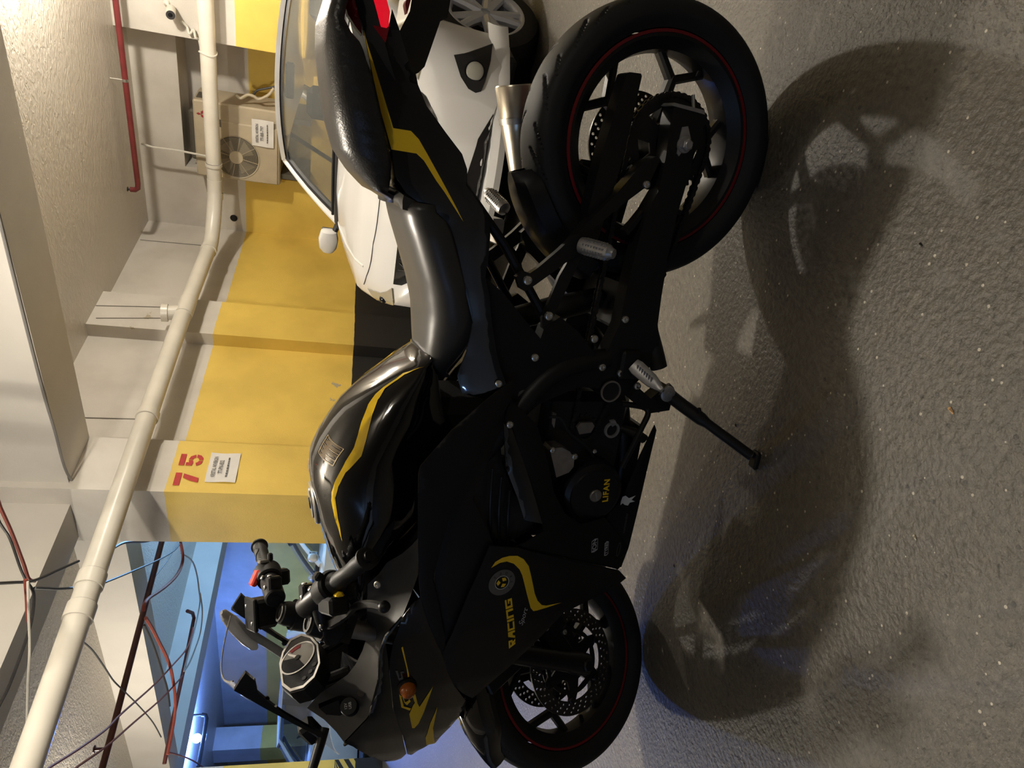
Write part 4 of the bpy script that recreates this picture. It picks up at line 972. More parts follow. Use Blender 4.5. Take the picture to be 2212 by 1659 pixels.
ear = [(1.195, 1.137), (1.221, 1.116), (1.252, 1.11), (1.29, 1.079), (1.321, 1.05), (1.361, 1.006), (1.39, 0.9702), (1.407, 0.9629), (1.378, 0.9998), (1.351, 1.032), (1.293, 1.098), (1.237, 1.159), (1.215, 1.148)]
for s_ in (1, -1):
    MB().prism(ear, s_ * .140, s_ * .149).build('screen_blade', 'gloss_black', bike)
    for q in (((1.273, 0.14, 1.091)), ((1.346, 0.14, 1.027))):
        b_ = MB(); b_.lathe([(0, .007), (.004, .006), (.005, .0001)], (q[0] + .008, s_ * .139, q[2]), (0, -s_, 0), 14)
        b_.build('blade_screw', 'matte_black', bike)
    st_ = MB(); st_.box((1.395, s_ * .10 - .02, .965), (1.455, s_ * .10 + .02, 1.005), Matrix.Rotation(math.radians(35), 3, 'Y'), bev=.008)
    st_.build('screen_mount', 'matte_black', bike)
    # folded mirror
    mr = MB(); mc = Vector((1.55, s_ * .205, .985)) if s_ == 1 else Vector((1.319, -0.165, 1.136))
    ax = Vector((.85, s_ * .45, -.25)) if s_ == 1 else (Vector((1.383, -0.165, 1.089)) - Vector((1.266, -0.165, 1.176))); ax.normalize()
    u_, v_, _ = frame_for(ax)
    R = []
    for t, r1, r2 in ((-.075, .008, .004), (-.065, .022, .010), (-.03, .032, .015), (.02, .033, .016), (.055, .026, .012), (.072, .010, .005)):
        R.append([mc + ax * t + u_ * r1 * math.cos(k * math.pi / 8) + v_ * r2 * math.sin(k * math.pi / 8) for k in range(16)])
    mr.loft(R); mo = mr.build('mirror', 'gauge_lcd' if s_ == -1 else 'satin_black', bike)
    MB().tube([mc - ax * .05, Vector((1.44, s_ * .13, .965)), Vector((1.42, s_ * .105, .955))], [.010, .012, .014], 12).build('mirror_stalk', 'satin_black', mo)

# ---- engine, frame, swingarm
core = MB()
core.box((.58, -.085, .26), (.95, .085, .50), bev=.02); core.box((.74, -.07, .48), (.92, .07, .72), Matrix.Rotation(math.radians(-15), 3, 'Y'), bev=.01)
eng = core.build('engine', 'engine_black', bike)
MB().box((.98, -.15, .42), (1.03, .15, .78), Matrix.Rotation(math.radians(-14), 3, 'Y'), bev=.006).build('radiator', 'engine_black', bike)
MB().box((.60, -.09, .62), (1.02, .09, .80), bev=.03).build('airbox', 'matte_black', bike)
fr_ = MB()
for s_ in (1, -1):
    fr_.tube(smooth_path([(1.06, s_ * .05, .86), (.88, s_ * .12, .76), (.68, s_ * .135, .64), (.52, s_ * .13, .52), (.48, s_ * .12, .38)]), .024, 12)
    fr_.tube([(.52, s_ * .11, .66), (.30, s_ * .10, .76), (.02, s_ * .075, .86), (-.12, s_ * .05, .94)], .012, 10)
    fr_.tube([(.46, s_ * .12, .50), (.25, s_ * .10, .66), (.10, s_ * .085, .80)], .010, 10)
fr_.cyl((1.0, 0, .78), (.95, 0, .93), .032, 16)
frame = fr_.build('frame', 'frame_black', bike)
plate = [(0.3115, 0.7108), (0.4051, 0.6847), (0.5034, 0.6531), (0.5517, 0.6228), (0.6024, 0.5955), (0.604, 0.5612), (0.5852, 0.5399), (0.5443, 0.4493), (0.5486, 0.3941), (0.5041, 0.3955), (0.4658, 0.4241), (0.4203, 0.4709), (0.3867, 0.5245), (0.411, 0.558), (0.4367, 0.5635), (0.3972, 0.6071), (0.3452, 0.6616)]
MB().prism([(x, z) for x, z in plate], .105, .140).build('frame_plate', 'matte_black', bike)
MB().prism([(x, z) for x, z in plate], -.140, -.105).build('frame_plate', 'matte_black', bike)
bolts('frame_bolt', 'bolt_steel', frame, [(q, (0, 1, 0), .0095) for q in ((0.4783, 0.142, 0.5714), (0.4959, 0.142, 0.4011), (0.509, 0.142, 0.3496), (0.537, 0.15, 0.3033), (0.4311, 0.142, 0.4342))])
ps = Vector((0.5531, 0.142, 0.3675)); MB().lathe([(0, .026), (.004, .026), (.004, .022), (0, .022)], ps, (0, 1, 0), 28, closed=True).build('pivot_ring', 'worn_steel', frame)
MB().cyl(ps - Vector((0, .25, 0)), ps + Vector((0, .001, 0)), .0215, 24).build('swingarm_pivot', 'engine_black', frame)
# engine covers
cc = Vector((0.818, 0.135, 0.3571)); cv = MB().lathe([(-.06, .082), (-.012, .082), (.0, .078), (.006, .066), (.010, .064), (.010, .0005)], (cc.x, .135, cc.z), (0, 1, 0), 48).build('stator_cover', 'satin_black', eng)
MB().lathe([(0, .016), (.004, .016), (.006, .014), (.006, .0005)], (cc.x, .145, cc.z), (0, 1, 0), 28).build('inspection_plug', 'worn_steel', eng)
MB().box((cc.x - .011, .1515, cc.z - .0016), (cc.x + .011, .1525, cc.z + .0016), Matrix.Rotation(math.radians(20), 3, 'Y')).build('plug_slot', 'cast_aluminium', eng)
me = text_mesh('LIFAN', .021, .0006, bold=.0005, spacing=1.15); q = (0.8059, 0.147, 0.3287); me.transform(basis((q[0], .1462, q[2]), (-.995, 0, .10), (.10, 0, .995), (0, 1, 0))); link('maker_lettering', me, 'yellow_decal', eng)
sv = MB(); sv.prism([(0.7015, 0.4955), (0.6936, 0.491), (0.6918, 0.4675), (0.7027, 0.445), (0.7208, 0.4296), (0.7421, 0.4281), (0.7561, 0.4378), (0.768, 0.4685)], .10, .142); so = sv.build('silver_cover', 'worn_steel', eng)
bolts('cover_bolt', 'bolt_steel', eng, [((0.7151, 0.142, 0.4304), (0, 1, 0), .008), ((0.6973, 0.142, 0.4913), (0, 1, 0), .008), ((0.7133, 0.12, 0.3657), (0, 1, 0), .006), ((0.688, 0.1, 0.2146), (0, 1, 0), .007)])
FS = Vector((0.6638, 0.1, 0.3875)); FS.y = .085
gearp = lambda R0, R1, n: [((R1 if k % 4 in (0, 1) else R0) * math.cos(2 * math.pi * k / (4 * n)), (R1 if k % 4 in (0, 1) else R0) * math.sin(2 * math.pi * k / (4 * n))) for k in range(4 * n)]
me = curve_mesh([gearp(.030, .036, 14)], .007); link('front_sprocket', place_disc(me, FS, .085), 'chain_steel', eng)
MB().prism([(0.6572, 0.4164), (0.6455, 0.4087), (0.6446, 0.3777), (0.6541, 0.3695), (0.6706, 0.3763), (0.675, 0.4068)], .098, .106).build('sprocket_retainer', 'worn_steel', eng)
cb = MB(); cb.lathe([(0, .020), (.006, .020), (.006, .015), (0, .015)], (Vector((0.6617, 0.11, 0.3245))), (0, 1, 0), 24, closed=True); cb.prism([(0.6377, 0.3346), (0.6354, 0.3223), (0.645, 0.3151), (0.6521, 0.3265)], .108, .116); cb.build('clutch_clevis', 'cast_aluminium', eng)
MB().tube(smooth_path([(0.6278, 0.11, 0.4967), (0.6297, 0.12, 0.4689), (0.6646, 0.12, 0.4421), (0.7008, 0.12, 0.3884), (0.7362, 0.11, 0.3572)]), .004, 8).build('wiring_loom', 'black_rubber', eng)
MB().prism([(0.6201, 0.485), (0.6236, 0.4736), (0.6606, 0.4732), (0.649, 0.4813)], .09, .10).build('bracket_tab', 'worn_steel', eng)
# exhaust
ex = MB(); ex.tube(smooth_path([(.96, .02, .50), (1.03, .03, .42), (1.02, .04, .28), (.93, .045, .225), (.78, .045, .235), (.64, .05, .265), (.54, -.02, .28), (.44, -.13, .32), (.36, -.19, .38), (.26, -.20, .45), tuple(Vector((-0.0048, -0.2, 0.5485)) - .15 * (Vector((-0.085, -0.2, 0.5667)) - Vector((-0.0048, -0.2, 0.5485))).normalized())]), .021, 14)
exh = ex.build('exhaust_pipe', 'satin_black', bike)
mo_, mc_ = Vector((-0.085, -0.2, 0.5667)), Vector((-0.0048, -0.2, 0.5485)); ax_ = (mo_ - mc_).normalized(); mL = (mo_ - mc_).length
MB().lathe([(-.16, .020), (-.04, .034), (.0, .040), (.012, .0415), (.024, .0400), (mL, .046), (mL + .004, .044), (mL + .004, .03), (mL - .04, .03)], mc_, ax_, 28).build('muffler', 'muffler_steel', exh)
MB().lathe([(0, .043), (.014, .0435), (.014, .040), (0, .040)], mc_, ax_, 28, closed=True).build('muffler_clamp', 'worn_steel', exh)
# swingarm
sa = MB()
lower = [(-0.0725, 0.338), (-0.0752, 0.2629), (-0.0544, 0.2525), (-0.0178, 0.2575), (0.0177, 0.2653), (0.0835, 0.2705), (0.1479, 0.2778), (0.2431, 0.2794), (0.3273, 0.2756), (0.3922, 0.2704), (0.4358, 0.255), (0.4927, 0.2676), (0.5647, 0.3181), (0.5766, 0.3684), (0.5464, 0.4015), (0.4741, 0.3952), (0.3972, 0.3711), (0.3335, 0.3702), (0.2351, 0.3652), (0.1444, 0.3559), (0.0991, 0.3355), (0.0271, 0.3349), (-0.043, 0.34)]
sa.prism(lower, .095, .135); sa.prism(lower, -.135, -.095)
upper = [(0.047, 0.383), (0.0318, 0.3539), (0.037, 0.3433), (0.0919, 0.3611), (0.1422, 0.4197), (0.202, 0.4812), (0.2633, 0.5087), (0.2793, 0.5225), (0.2508, 0.5353), (0.1941, 0.4994), (0.12, 0.4357)]
sa.prism(upper, .098, .130)
sa.prism([(.09, .26), (.40, .30), (.40, .36), (.28, .52), (.24, .54), (.05, .37)], -.13, -.10)
sa.box((.30, -.10, .30), (.42, .10, .36), bev=.01); sa.prism([(0.1921, 0.3945), (0.1725, 0.3776), (0.1459, 0.3599), (0.1521, 0.3538), (0.1817, 0.3709), (0.2012, 0.3855)], .10, .125)
swing = sa.build('swingarm', 'frame_black', bike, 30)
MB().prism([(-0.071, 0.346), (-0.0773, 0.3406), (-0.0748, 0.2646), (-0.0663, 0.26), (-0.067, 0.2674)], .096, .137).build('axle_block', 'cast_aluminium', swing)
MB().tube([(-0.0758, 0.118, 0.2784), (-0.1023, 0.118, 0.2864)], .004, 8).build('adjuster_bolt', 'bolt_steel', swing)
MB().prism([(-0.0337, 0.3095), (-0.0375, 0.2963), (-0.0143, 0.2832), (0.0245, 0.3044), (0.0197, 0.3104), (-0.0103, 0.3107)], .133, .1375).build('axle_slot', 'cast_aluminium', swing)
ab = MB(); ab.lathe([(0, .0175), (.004, .0175), (.006, .0165)], (0, .136, .297), (0, 1, 0), 24); ab.cyl((0, .14, .297), (0, .154, .297), .013, 6, .002); ab.cyl((0, .152, .297), (0, .157, .297), .0095, 16, .002); ab.cyl((0, -.15, .302), (0, .138, .302), .009, 12)
ab.build('axle_nut', 'cast_aluminium', swing)
bolts('swingarm_bolt', 'bolt_steel', swing, [(q, (0, 1, 0), .009) for q in ((0.0913, 0.131, 0.3674), (0.3844, 0.136, 0.3604))])
MB().prism([(-0.1162, 0.4487), (-0.1198, 0.4429), (-0.1217, 0.4166), (-0.117, 0.4133), (0.0344, 0.4222), (0.1467, 0.4389), (0.263, 0.4562), (0.2592, 0.4719), (0.1567, 0.4847), (0.0321, 0.4733)], .072, .112).build('chain_guard', 'satin_black', swing)
hg = MB(); R = []
for i in range(17):
    a = math.radians(22 + 50 * i / 16); r_ = .345; tw = 1 if i < 11 else max(.12, math.sqrt(max(0, 1 - ((i - 11) / 5.2) ** 2)))
    R.append([RA + Vector(((r_ + dr) * math.cos(a), yy * tw, (r_ + dr) * math.sin(a))) for yy, dr in ((-.072, -.05), (-.062, -.015), (-.03, .0), (.03, .0), (.062, -.015), (.072, -.05), (.069, -.05), (.059, -.018), (.03, -.004), (-.03, -.004), (-.059, -.018), (-.069, -.05))])
hg.loft(R); hg.build('rear_hugger', 'satin_black', swing)
MB().tube([(.36, 0, .34), (.40, 0, .48), (.44, 0, .62)], [.026, .030, .024], 16).build('shock_absorber', 'engine_black', swing)
rc = MB(); rc.box((.055, -.10, .37), (.125, -.055, .44), bev=.01); rc.build('rear_caliper', 'satin_black', swing)
MB().tube(smooth_path([(.07, -.09, .44), (.03, -.10, .50), (.08, -.11, .53), (.22, -.11, .52)]), .005, 8).build('rear_brake_hose', 'black_rubber', swing)
# rear sprocket and chain
tee = gearp(.098, .106, 42)
lo_ = [tee, ring2((0, 0), .034, 24)]
for k in range(5):
    a = 2 * math.pi * k / 5; lo_.append([(.07 * math.cos(a + t) * s1, .07 * math.sin(a + t) * s1) for t, s1 in ((-.30, 1.15), (.30, 1.15), (.22, .72), (-.22, .72))])
spk = link('rear_sprocket', place_disc(curve_mesh(lo_, .006), RA, .085), 'chain_steel', bike)
MB().lathe([(0, .045), (.03, .040)], (0, .05, .302), (0, 1, 0), 28).build('sprocket_carrier', 'wheel_black', spk)
cR, cr = .101, .033; d_ = Vector((FS.x, FS.z)) - Vector((0, .302)); D = d_.length; th = math.atan2(d_.y, d_.x); al = math.acos((cR - cr) / D)
path = []
P2 = lambda c, r, a: Vector((c[0] + r * math.cos(a), c[1] + r * math.sin(a)))
c0, c1 = (0, .302), (FS.x, FS.z)
n_ = 40
path += [P2(c1, cr, th + al - (2 * al) * k / 12) for k in range(13)]
low0, low1 = P2(c1, cr, th - al), P2(c0, cR, th - al)
path += [low0.lerp(low1, k / 20) - Vector((0, .014 * math.sin(math.pi * k / 20))) for k in range(1, 20)]
path += [P2(c0, cR, th - al - (2 * math.pi - 2 * al) * k / n_) for k in range(n_ + 1)]
up0, up1 = P2(c0, cR, th + al), P2(c1, cr, th + al)
path += [up0.lerp(up1, k / 20) for k in range(1, 20)]
L = [0]
for i in range(len(path)): L.append(L[-1] + (path[(i + 1) % len(path)] - path[i]).length)
nl = int(round(L[-1] / .0145)) // 2 * 2
def at_len(s_):
    s_ %= L[-1]
    for i in range(len(path)):
        if L[i + 1] >= s_: return path[i].lerp(path[(i + 1) % len(path)], (s_ - L[i]) / max(1e-9, L[i + 1] - L[i]))
chain = MB().tube([Vector((p.x, .085, p.y)) for p in path], .0032, 6, closed=True).build('drive_chain', 'chain_steel', bike)
def link_mesh(w_):
    m = MB(); pr = [(-.0125, 0), (-.0105, .0052), (-.006, .0058), (0, .0040), (.006, .0058), (.0105, .0052), (.0125, 0), (.0105, -.0052), (.006, -.0058), (0, -.0040), (-.006, -.0058), (-.0105, -.0052)]
    for s_ in (-1, 1): m.prism([(a, b_) for a, b_ in pr], s_ * w_ - .0010, s_ * w_ + .0010)
    m.cyl((-.007, -w_ - .0022, 0), (-.007, w_ + .0022, 0), .0026, 8); m.cyl((.007, -w_ - .0022, 0), (.007, w_ + .0022, 0), .0026, 8)
    return m.mesh('chain_link', 30)
lm = [link_mesh(.0075), link_mesh(.0052)]
for q in lm: q.materials.append(M['chain_steel'])
for i in range(nl):
    s0 = L[-1] * i / nl; a, b_ = at_len(s0 - .007), at_len(s0 + .007); c_ = (a + b_) / 2; an = math.atan2(b_.y - a.y, b_.x - a.x)
    o = bpy.data.objects.new('chain_link', lm[i % 2]); COL.objects.link(o); o.parent = chain
    o.location = (c_.x, .085, c_.y); o.rotation_euler = (0, -an, 0)

# ---- pegs and stands
for s_ in (1, -1):
    k = MB(); q = [(0.3083, 0.6412), (0.2957, 0.6265), (0.2984, 0.6115), (0.2855, 0.5947), (0.2436, 0.5519), (0.2104, 0.5223), (0.2127, 0.5066), (0.2439, 0.5007), (0.2603, 0.5218), (0.2924, 0.5594), (0.3192, 0.5923), (0.3373, 0.6158), (0.3314, 0.6293)]
    k.prism(q, s_ * .128, s_ * .142); hang = k.build('peg_hanger', 'frame_black', bike)
    k2 = MB(); k2.prism([(0.2202, 0.5052), (0.2382, 0.4907), (0.4163, 0.549), (0.4139, 0.5625), (0.3918, 0.5663), (0.3008, 0.5417)], s_ * .128, s_ * .138); k2.build('hanger_strut', 'frame_black', hang)
    bolts('hanger_bolt', 'bolt_steel', hang, [((q[0], s_ * .143, q[2]), (0, s_, 0), .0105) for q in ((0.3131, 0.15, 0.6154), (0.3851, 0.15, 0.5543))])
    a = Vector((0.2301, 0.15, 0.5077)); e_ = Vector((0.2336, 0.19, 0.4758)); d = Vector((e_.x - a.x, s_ * (e_.y - .14), e_.z - a.z)).normalized(); a.y = s_ * .14
    if s_ == -1: a = Vector((.195, -.14, .572)); d = (Vector((.158, -.215, .600)) - a).normalized()
    pg = MB(); pg.lathe([(0, .008), (.004, .0165), (.012, .018), (.060, .0165), (.072, .0165), (.078, .012), (.084, .010), (.086, .0005)], a, d, 20)
    if True:
        for i in range(8):
            for j in range(10):
                u_, v_, _ = frame_for(d); an = j * math.pi / 5
                pg.box(a + d * (.018 + .0065 * i) + (u_ * math.cos(an) + v_ * math.sin(an)) * .0165 - Vector((.002, .002, .002)), a + d * (.018 + .0065 * i) + (u_ * math.cos(an) + v_ * math.sin(an)) * .0165 + Vector((.002, .002, .002)))
    pego = pg.build('passenger_peg', 'cast_aluminium', hang, 30)
    # rider peg
    a = Vector((0.4858, 0.15, 0.3246)); d = Vector((.45, s_ * .80, -.52)); a.y = s_ * .15; d.normalize()
    rp = MB(); u_ = Vector((.8, 0, .6)); v_ = d.cross(u_).normalized(); u_ = v_.cross(d)
    R = [[a + d * t + u_ * (w_ * c1_) + v_ * (h_ * c2_) for c1_, c2_ in ((-1, -.6), (-.6, -1), (.6, -1), (1, -.6), (1, .6), (.6, 1), (-.6, 1), (-1, .6))] for t, w_, h_ in ((0, .015, .008), (.012, .018, .009), (.055, .016, .008), (.075, .011, .007), (.088, .006, .010), (.092, .003, .008))]
    rp.loft(R)
    for i in range(7): rp.box(a + d * (.014 + .007 * i) + v_ * .009 * (1 if v_.z > 0 else -1) - Vector((.006, .0015, .0015)), a + d * (.014 + .007 * i) + v_ * .009 * (1 if v_.z > 0 else -1) + Vector((.006, .0015, .0015)))
    rpo = rp.build('rider_peg', 'cast_aluminium', bike, 30)
    MB().box((a.x - .03, s_ * .128 - .008, a.z - .02), (a.x + .04, s_ * .128 + .022, a.z + .03), bev=.006).build('peg_mount', 'frame_black', rpo)
# gear lever
gl = MB(); gl.tube(smooth_path([(0.5843, 0.14, 0.3287), (0.5955, 0.15, 0.2619), (0.6444, 0.16, 0.2765), (0.7369, 0.165, 0.3109)]), .007, 10); gl.build('gear_linkage', 'frame_black', bike)
gl2 = MB(); gl2.tube([(0.4163, 0.1, 0.2648), (0.4612, 0.12, 0.2542), (0.4977, 0.13, 0.2392)], [.020, .022, .020], 14); gl2.build('stand_cover', 'black_rubber', bike)
# side stand
st = MB(); pv = Vector((0.5453, 0.16, 0.2359)); ft = Vector((.6499, .3088, .066))
st.tube(smooth_path([pv + Vector((-.005, .0, .0)), pv.lerp(ft, .12) + Vector((.004, 0, -.008)), pv.lerp(ft, .5), pv.lerp(ft, .9), ft]), [.020] * 4 + [.016] * 8 + [.012] * 12 + [.013], 12)
st.box(ft + Vector((-.012, -.012, -.018)), ft + Vector((.030, .016, -.004)), Matrix.Rotation(math.radians(9.5), 3, 'X'), bev=.004)
sto = st.build('side_stand', 'frame_black', bike)
MB().lathe([(0, .019), (.004, .019), (.006, .016), (.006, .007), (.010, .006), (.010, .0005)], pv + Vector((0, .018, 0)), (0, 1, 0), 24).build('stand_bolt', 'cast_aluminium', sto)
MB().prism([(0.5382, 0.303), (0.5664, 0.2621), (0.5312, 0.2248), (0.5659, 0.2005), (0.5954, 0.2027), (0.6037, 0.26), (0.5668, 0.3169)], .12, .155).build('stand_bracket', 'frame_black', sto)
t_ = MB(); t_.prism([(0.5756, 0.2613), (0.58, 0.2077), (0.6108, 0.211), (0.6037, 0.26)], .10, .13); t_.build('stand_plate', 'frame_black', sto)
MB().tube([pv.lerp(ft, .42), pv.lerp(ft, .42) + Vector((-.025, .005, .012))], .005, 8).build('stand_tab', 'frame_black', sto)
MB().tube([(0.6706, 0.08, 0.2752), (0.6709, 0.11, 0.257), (0.6874, 0.11, 0.2265)], [.010, .013, .012], 10).build('lower_link', 'frame_black', bike)

# ------------------------------------------------------------------ white hatchback (local x forward, y left, z up)
mat('car_white', (0.74, 0.73, 0.71), 0.22, coat=0.5, spec=0.5)
mat('car_black', (0.008, 0.008, 0.009), 0.12, coat=0.4)
mat('car_trim', (0.016, 0.016, 0.017), 0.5)
mat('car_interior', (0.085, 0.083, 0.08), 0.7)
mat('car_glass', (0.42, 0.44, 0.42), 0.03, alpha=0.11, spec=1.0)  # pale grey base imitates the veil of the lit ceiling's reflection
mat('car_side_glass', (0.06, 0.07, 0.075), 0.03, alpha=0.35, spec=0.8)
mat('lamp_lens', (0.62, 0.60, 0.52), 0.06, trans=0.55, coat=0.6)
mat('lamp_reflector', (0.70, 0.68, 0.62), 0.12, metal=0.9)
mat('alloy_silver', (0.60, 0.62, 0.68), 0.35, metal=0.35)
mat('car_tyre', (0.016, 0.016, 0.016), 0.7)
mat('plate_white', (0.75, 0.75, 0.73), 0.4)
CARX, CARY = 5.35, 1.65
car = thing('hatchback_car', 'white hatchback parked nose out behind the motorcycle tail', 'car', (CARX, CARY, 0), math.pi)
def cl(p): return (CARX - p[0], CARY - p[1], p[2])      # garage coordinates to car coordinates
FA, RA2, WR = 1.13, -1.28, .305                          # axle positions and wheel radius
def c_w(x): return _interp(x, [-1.82, -1.78, -1.6, -1.2, 0, 1.0, 1.35, 1.55, 1.70, 1.80, 1.86], [.55, .70, .81, .855, .865, .865, .855, .82, .74, .58, .38])
def c_top(x): return _interp(x, [-1.82, -1.7, -1.4, .30, .62, .88, 1.2, 1.45, 1.62, 1.74, 1.82, 1.86], [.70, .90, 1.0, 1.0, 1.03, 1.035, .965, .885, .800, .700, .62, .56])
def c_bot(x):
    b = _interp(x, [-1.82, -1.7, -1.5, 1.4, 1.7, 1.86], [.35, .26, .20, .19, .21, .30])
    for a in (FA, RA2):
        d = abs(x - a)
        if d < .36: b = max(b, .30 + math.sqrt(max(0, .36 ** 2 - d * d)))
    return b
body = MB(); R = []
xs = sorted(set([-1.82 + 3.68 * i / 64 for i in range(65)] + [FA - .355, FA + .355, RA2 - .355, RA2 + .355, 1.62, 1.74, 1.80, 1.84, 1.86]))
for x in xs:
    w_, zt, zb = c_w(x), c_top(x), c_bot(x)
    zs = min(zt - .02, _interp(x, [-1.8, -1.2, 0, .9, 1.4, 1.7, 1.86], [.70, .93, .93, .96, .86, .66, .52]))
    zb2 = min(zb + .10, zs - .05); zm = (zb2 + zs) / 2
    half = [(w_ * .55, zb), (w_ * .93, zb + .01), (w_ * .985, zb2), (w_, zm), (w_ * .985, zs - .03), (w_ * .95, zs), (w_ * .80, zs + (zt - zs) * .55), (w_ * .5, zs + (zt - zs) * .93), (w_ * .2, zt), (0, zt)]
    R.append([Vector((x, y, z)) for y, z in half] + [Vector((x, -y, z)) for y, z in reversed(half[:-1])])
body.loft(R)
body_o = body.build('body', 'car_white', car, 40)
cb = bvh_of(body_o)
def front_y(y, z, off=0.0):
    h = cb.ray_cast(Vector((3, y, z)), Vector((-1, 0, 0))); return (h[0].x if h[0] else 1.7) + off
def front_piece(name, yz, m, off=.004, depth=.012, parent=None, step=.05):
    """piece set into the nose of the car; outline given as (y, z)"""
    bm = bmesh.new(); bm.faces.new([bm.verts.new((0, y, z)) for y, z in yz]); bmesh.ops.triangulate(bm, faces=bm.faces)
    for _ in range(6):
        es = [e for e in bm.edges if e.calc_length() > step]
        if not es: break
        bmesh.ops.subdivide_edges(bm, edges=es, cuts=1); bmesh.ops.triangulate(bm, faces=[f for f in bm.faces if len(f.verts) > 3])
    for v in bm.verts: v.co.x = front_y(v.co.y, v.co.z, off)
    vs = [v.co.copy() for v in bm.verts]; bm.verts.index_update(); n = len(vs)
    fs = [tuple(v.index for v in f.verts) for f in bm.faces]; be = [(e.verts[0].index, e.verts[1].index) for e in bm.edges if e.is_boundary]; bm.free()
    return MB().add(vs + [p - Vector((depth, 0, 0)) for p in vs], fs + [tuple(i + n for i in reversed(f)) for f in fs] + [(a, b_, b_ + n, a + n) for a, b_ in be]).build(name, m, parent or car, 30)
yz = lambda L: [(CARY - p[1], p[2]) for p in L]
both = lambda L: (L, [(-y, z) for y, z in reversed(L)])
for q in both(yz([(3.72, 0.9181, 0.5063), (3.72, 0.9945, 0.4663), (3.72, 1.037, 0.424), (3.72, 1.049, 0.3863), (3.72, 1.04, 0.3593), (3.72, 0.9962, 0.3433), (3.72, 0.8609, 0.3123), (3.72, 0.8794, 0.3695), (3.72, 0.8994, 0.4355)])):
    fp = front_piece('fog_recess', q, 'car_trim', .010, .03, step=.02)
    cy = sum(p[0] for p in q) / len(q); cz = sum(p[1] for p in q) / len(q)
    fx = front_y(cy, cz, .012)
    fl = MB(); fl.lathe([(0, .044), (.010, .043), (.018, .030), (.021, .0005)], (fx, cy, cz), (1, .25 * (1 if cy > 0 else -1), 0), 24); fl.build('fog_lamp', 'lamp_lens', fp)
    MB().lathe([(-.004, .050), (.012, .050), (.012, .045), (-.004, .045)], (fx, cy, cz), (1, .25 * (1 if cy > 0 else -1), 0), 24, closed=True).build('fog_bezel', 'car_black', fp)
front_piece('lower_intake', [(.52, .285), (.40, .345), (0, .40), (-.40, .345), (-.52, .285), (-.36, .215), (0, .20), (.36, .215)], 'car_black', .006, .02)
front_piece('grille', [(.56, .665), (.40, .668), (0, .675), (-.40, .668), (-.56, .665), (-.54, .62), (-.46, .56), (-.30, .50), (.30, .50), (.46, .56), (.54, .62)], 'car_black', .005, .02)
gr = MB()
for i in range(11):
    y0 = -.44 + .08 * i
    for dz in (.05, -.05):
        pts = [(front_y(y0 + .05 * t, .60 + dz * (1 - 2 * t), .009), y0 + .05 * t, .60 + dz * (1 - 2 * t)) for t in (0, .33, .66, 1)]
        gr.tube(pts, .003, 6)
gr.build('grille_lattice', 'car_trim', car)
# bumper blade along the bottom and its corner winglets
sp_ = MB(); R = []
for i in range(29):
    y = -.86 + 1.72 * i / 28; q = abs(y) / .86; x = 1.815 - .34 * q ** 3.6; z = .185 + .050 * q ** 2
    R.append([Vector((x + .035, y, z)), Vector((x + .050, y, z + .035)), Vector((x + .040, y, z + .075)), Vector((x + .005, y, z + .100)), Vector((x - .10, y * .97, z + .095)), Vector((x - .10, y * .97, z - .01))])
sp_.loft(R); sp_.build('front_lip', 'car_white', car)
# headlights
for q in both(yz([(3.68, 2.394, 0.8005), (3.68, 2.418, 0.7793), (3.68, 2.457, 0.7344), (3.68, 2.48, 0.6932), (3.68, 2.482, 0.6563), (3.68, 2.429, 0.6392), (3.68, 2.353, 0.6499), (3.68, 2.247, 0.6689), (3.68, 2.282, 0.6873), (3.68, 2.345, 0.7251)])):
    hd = front_piece('headlight', q, 'lamp_lens', .010, .03)
    front_piece('headlight_reflector', [(y * .995, z - .008) for y, z in q[:]], 'lamp_reflector', .002, .01, hd)
    cy = sum(p[0] for p in q) / len(q); cz = sum(p[1] for p in q) / len(q)
    MB().sphere((front_y(cy, cz, -.004), cy, cz), .026, 14).build('headlight_projector', 'car_black', hd)
# bonnet shut line
def top_z(x, y):
    h = cb.ray_cast(Vector((x, y, 2)), Vector((0, 0, -1))); return h[0].z if h[0] else 1.0
sl = MB(); pts = []
for i in range(33):
    y = -.74 + 1.48 * i / 32; x = 1.64 - .16 * (abs(y) / .74) ** 3; pts.append((x, y, top_z(x, y) + .0006))
sl.tube(pts, .0035, 6); sl.build('bonnet_seam', 'car_trim', car)
for s_ in (1, -1):
    cr = MB(); pts = [(x, s_ * _interp(x, [.8, 1.2, 1.5], [.66, .64, .60]), 0) for x in [.86 + .64 * i / 14 for i in range(15)]]
    pts = [(x, y, top_z(x, y) - .004) for x, y, _ in pts]; cr.tube(pts, .010, 8); cr.build('bonnet_crease', 'car_white', car)
MB().loft([[Vector((.90 - .10 * (y / .74) ** 2 + a, y, 1.035 + b_ - .03 * (abs(y) / .74) ** 2)) for a, b_ in ((0, .004), (-.03, .016), (-.11, .030), (-.11, -.02), (0, -.02))] for y in [-.74 + 1.48 * i / 20 for i in range(21)]]).build('wiper_cowl', 'car_trim', car)
for y0, y1 in ((.62, -.02), (-.08, -.66)):
    MB().tube([(.83 - .1 * (y / .74) ** 2, y, 1.064 - .02 * (abs(y) / .74) ** 2) for y in [y0 + (y1 - y0) * i / 8 for i in range(9)]], .009, 8).build('wiper', 'car_trim', car)
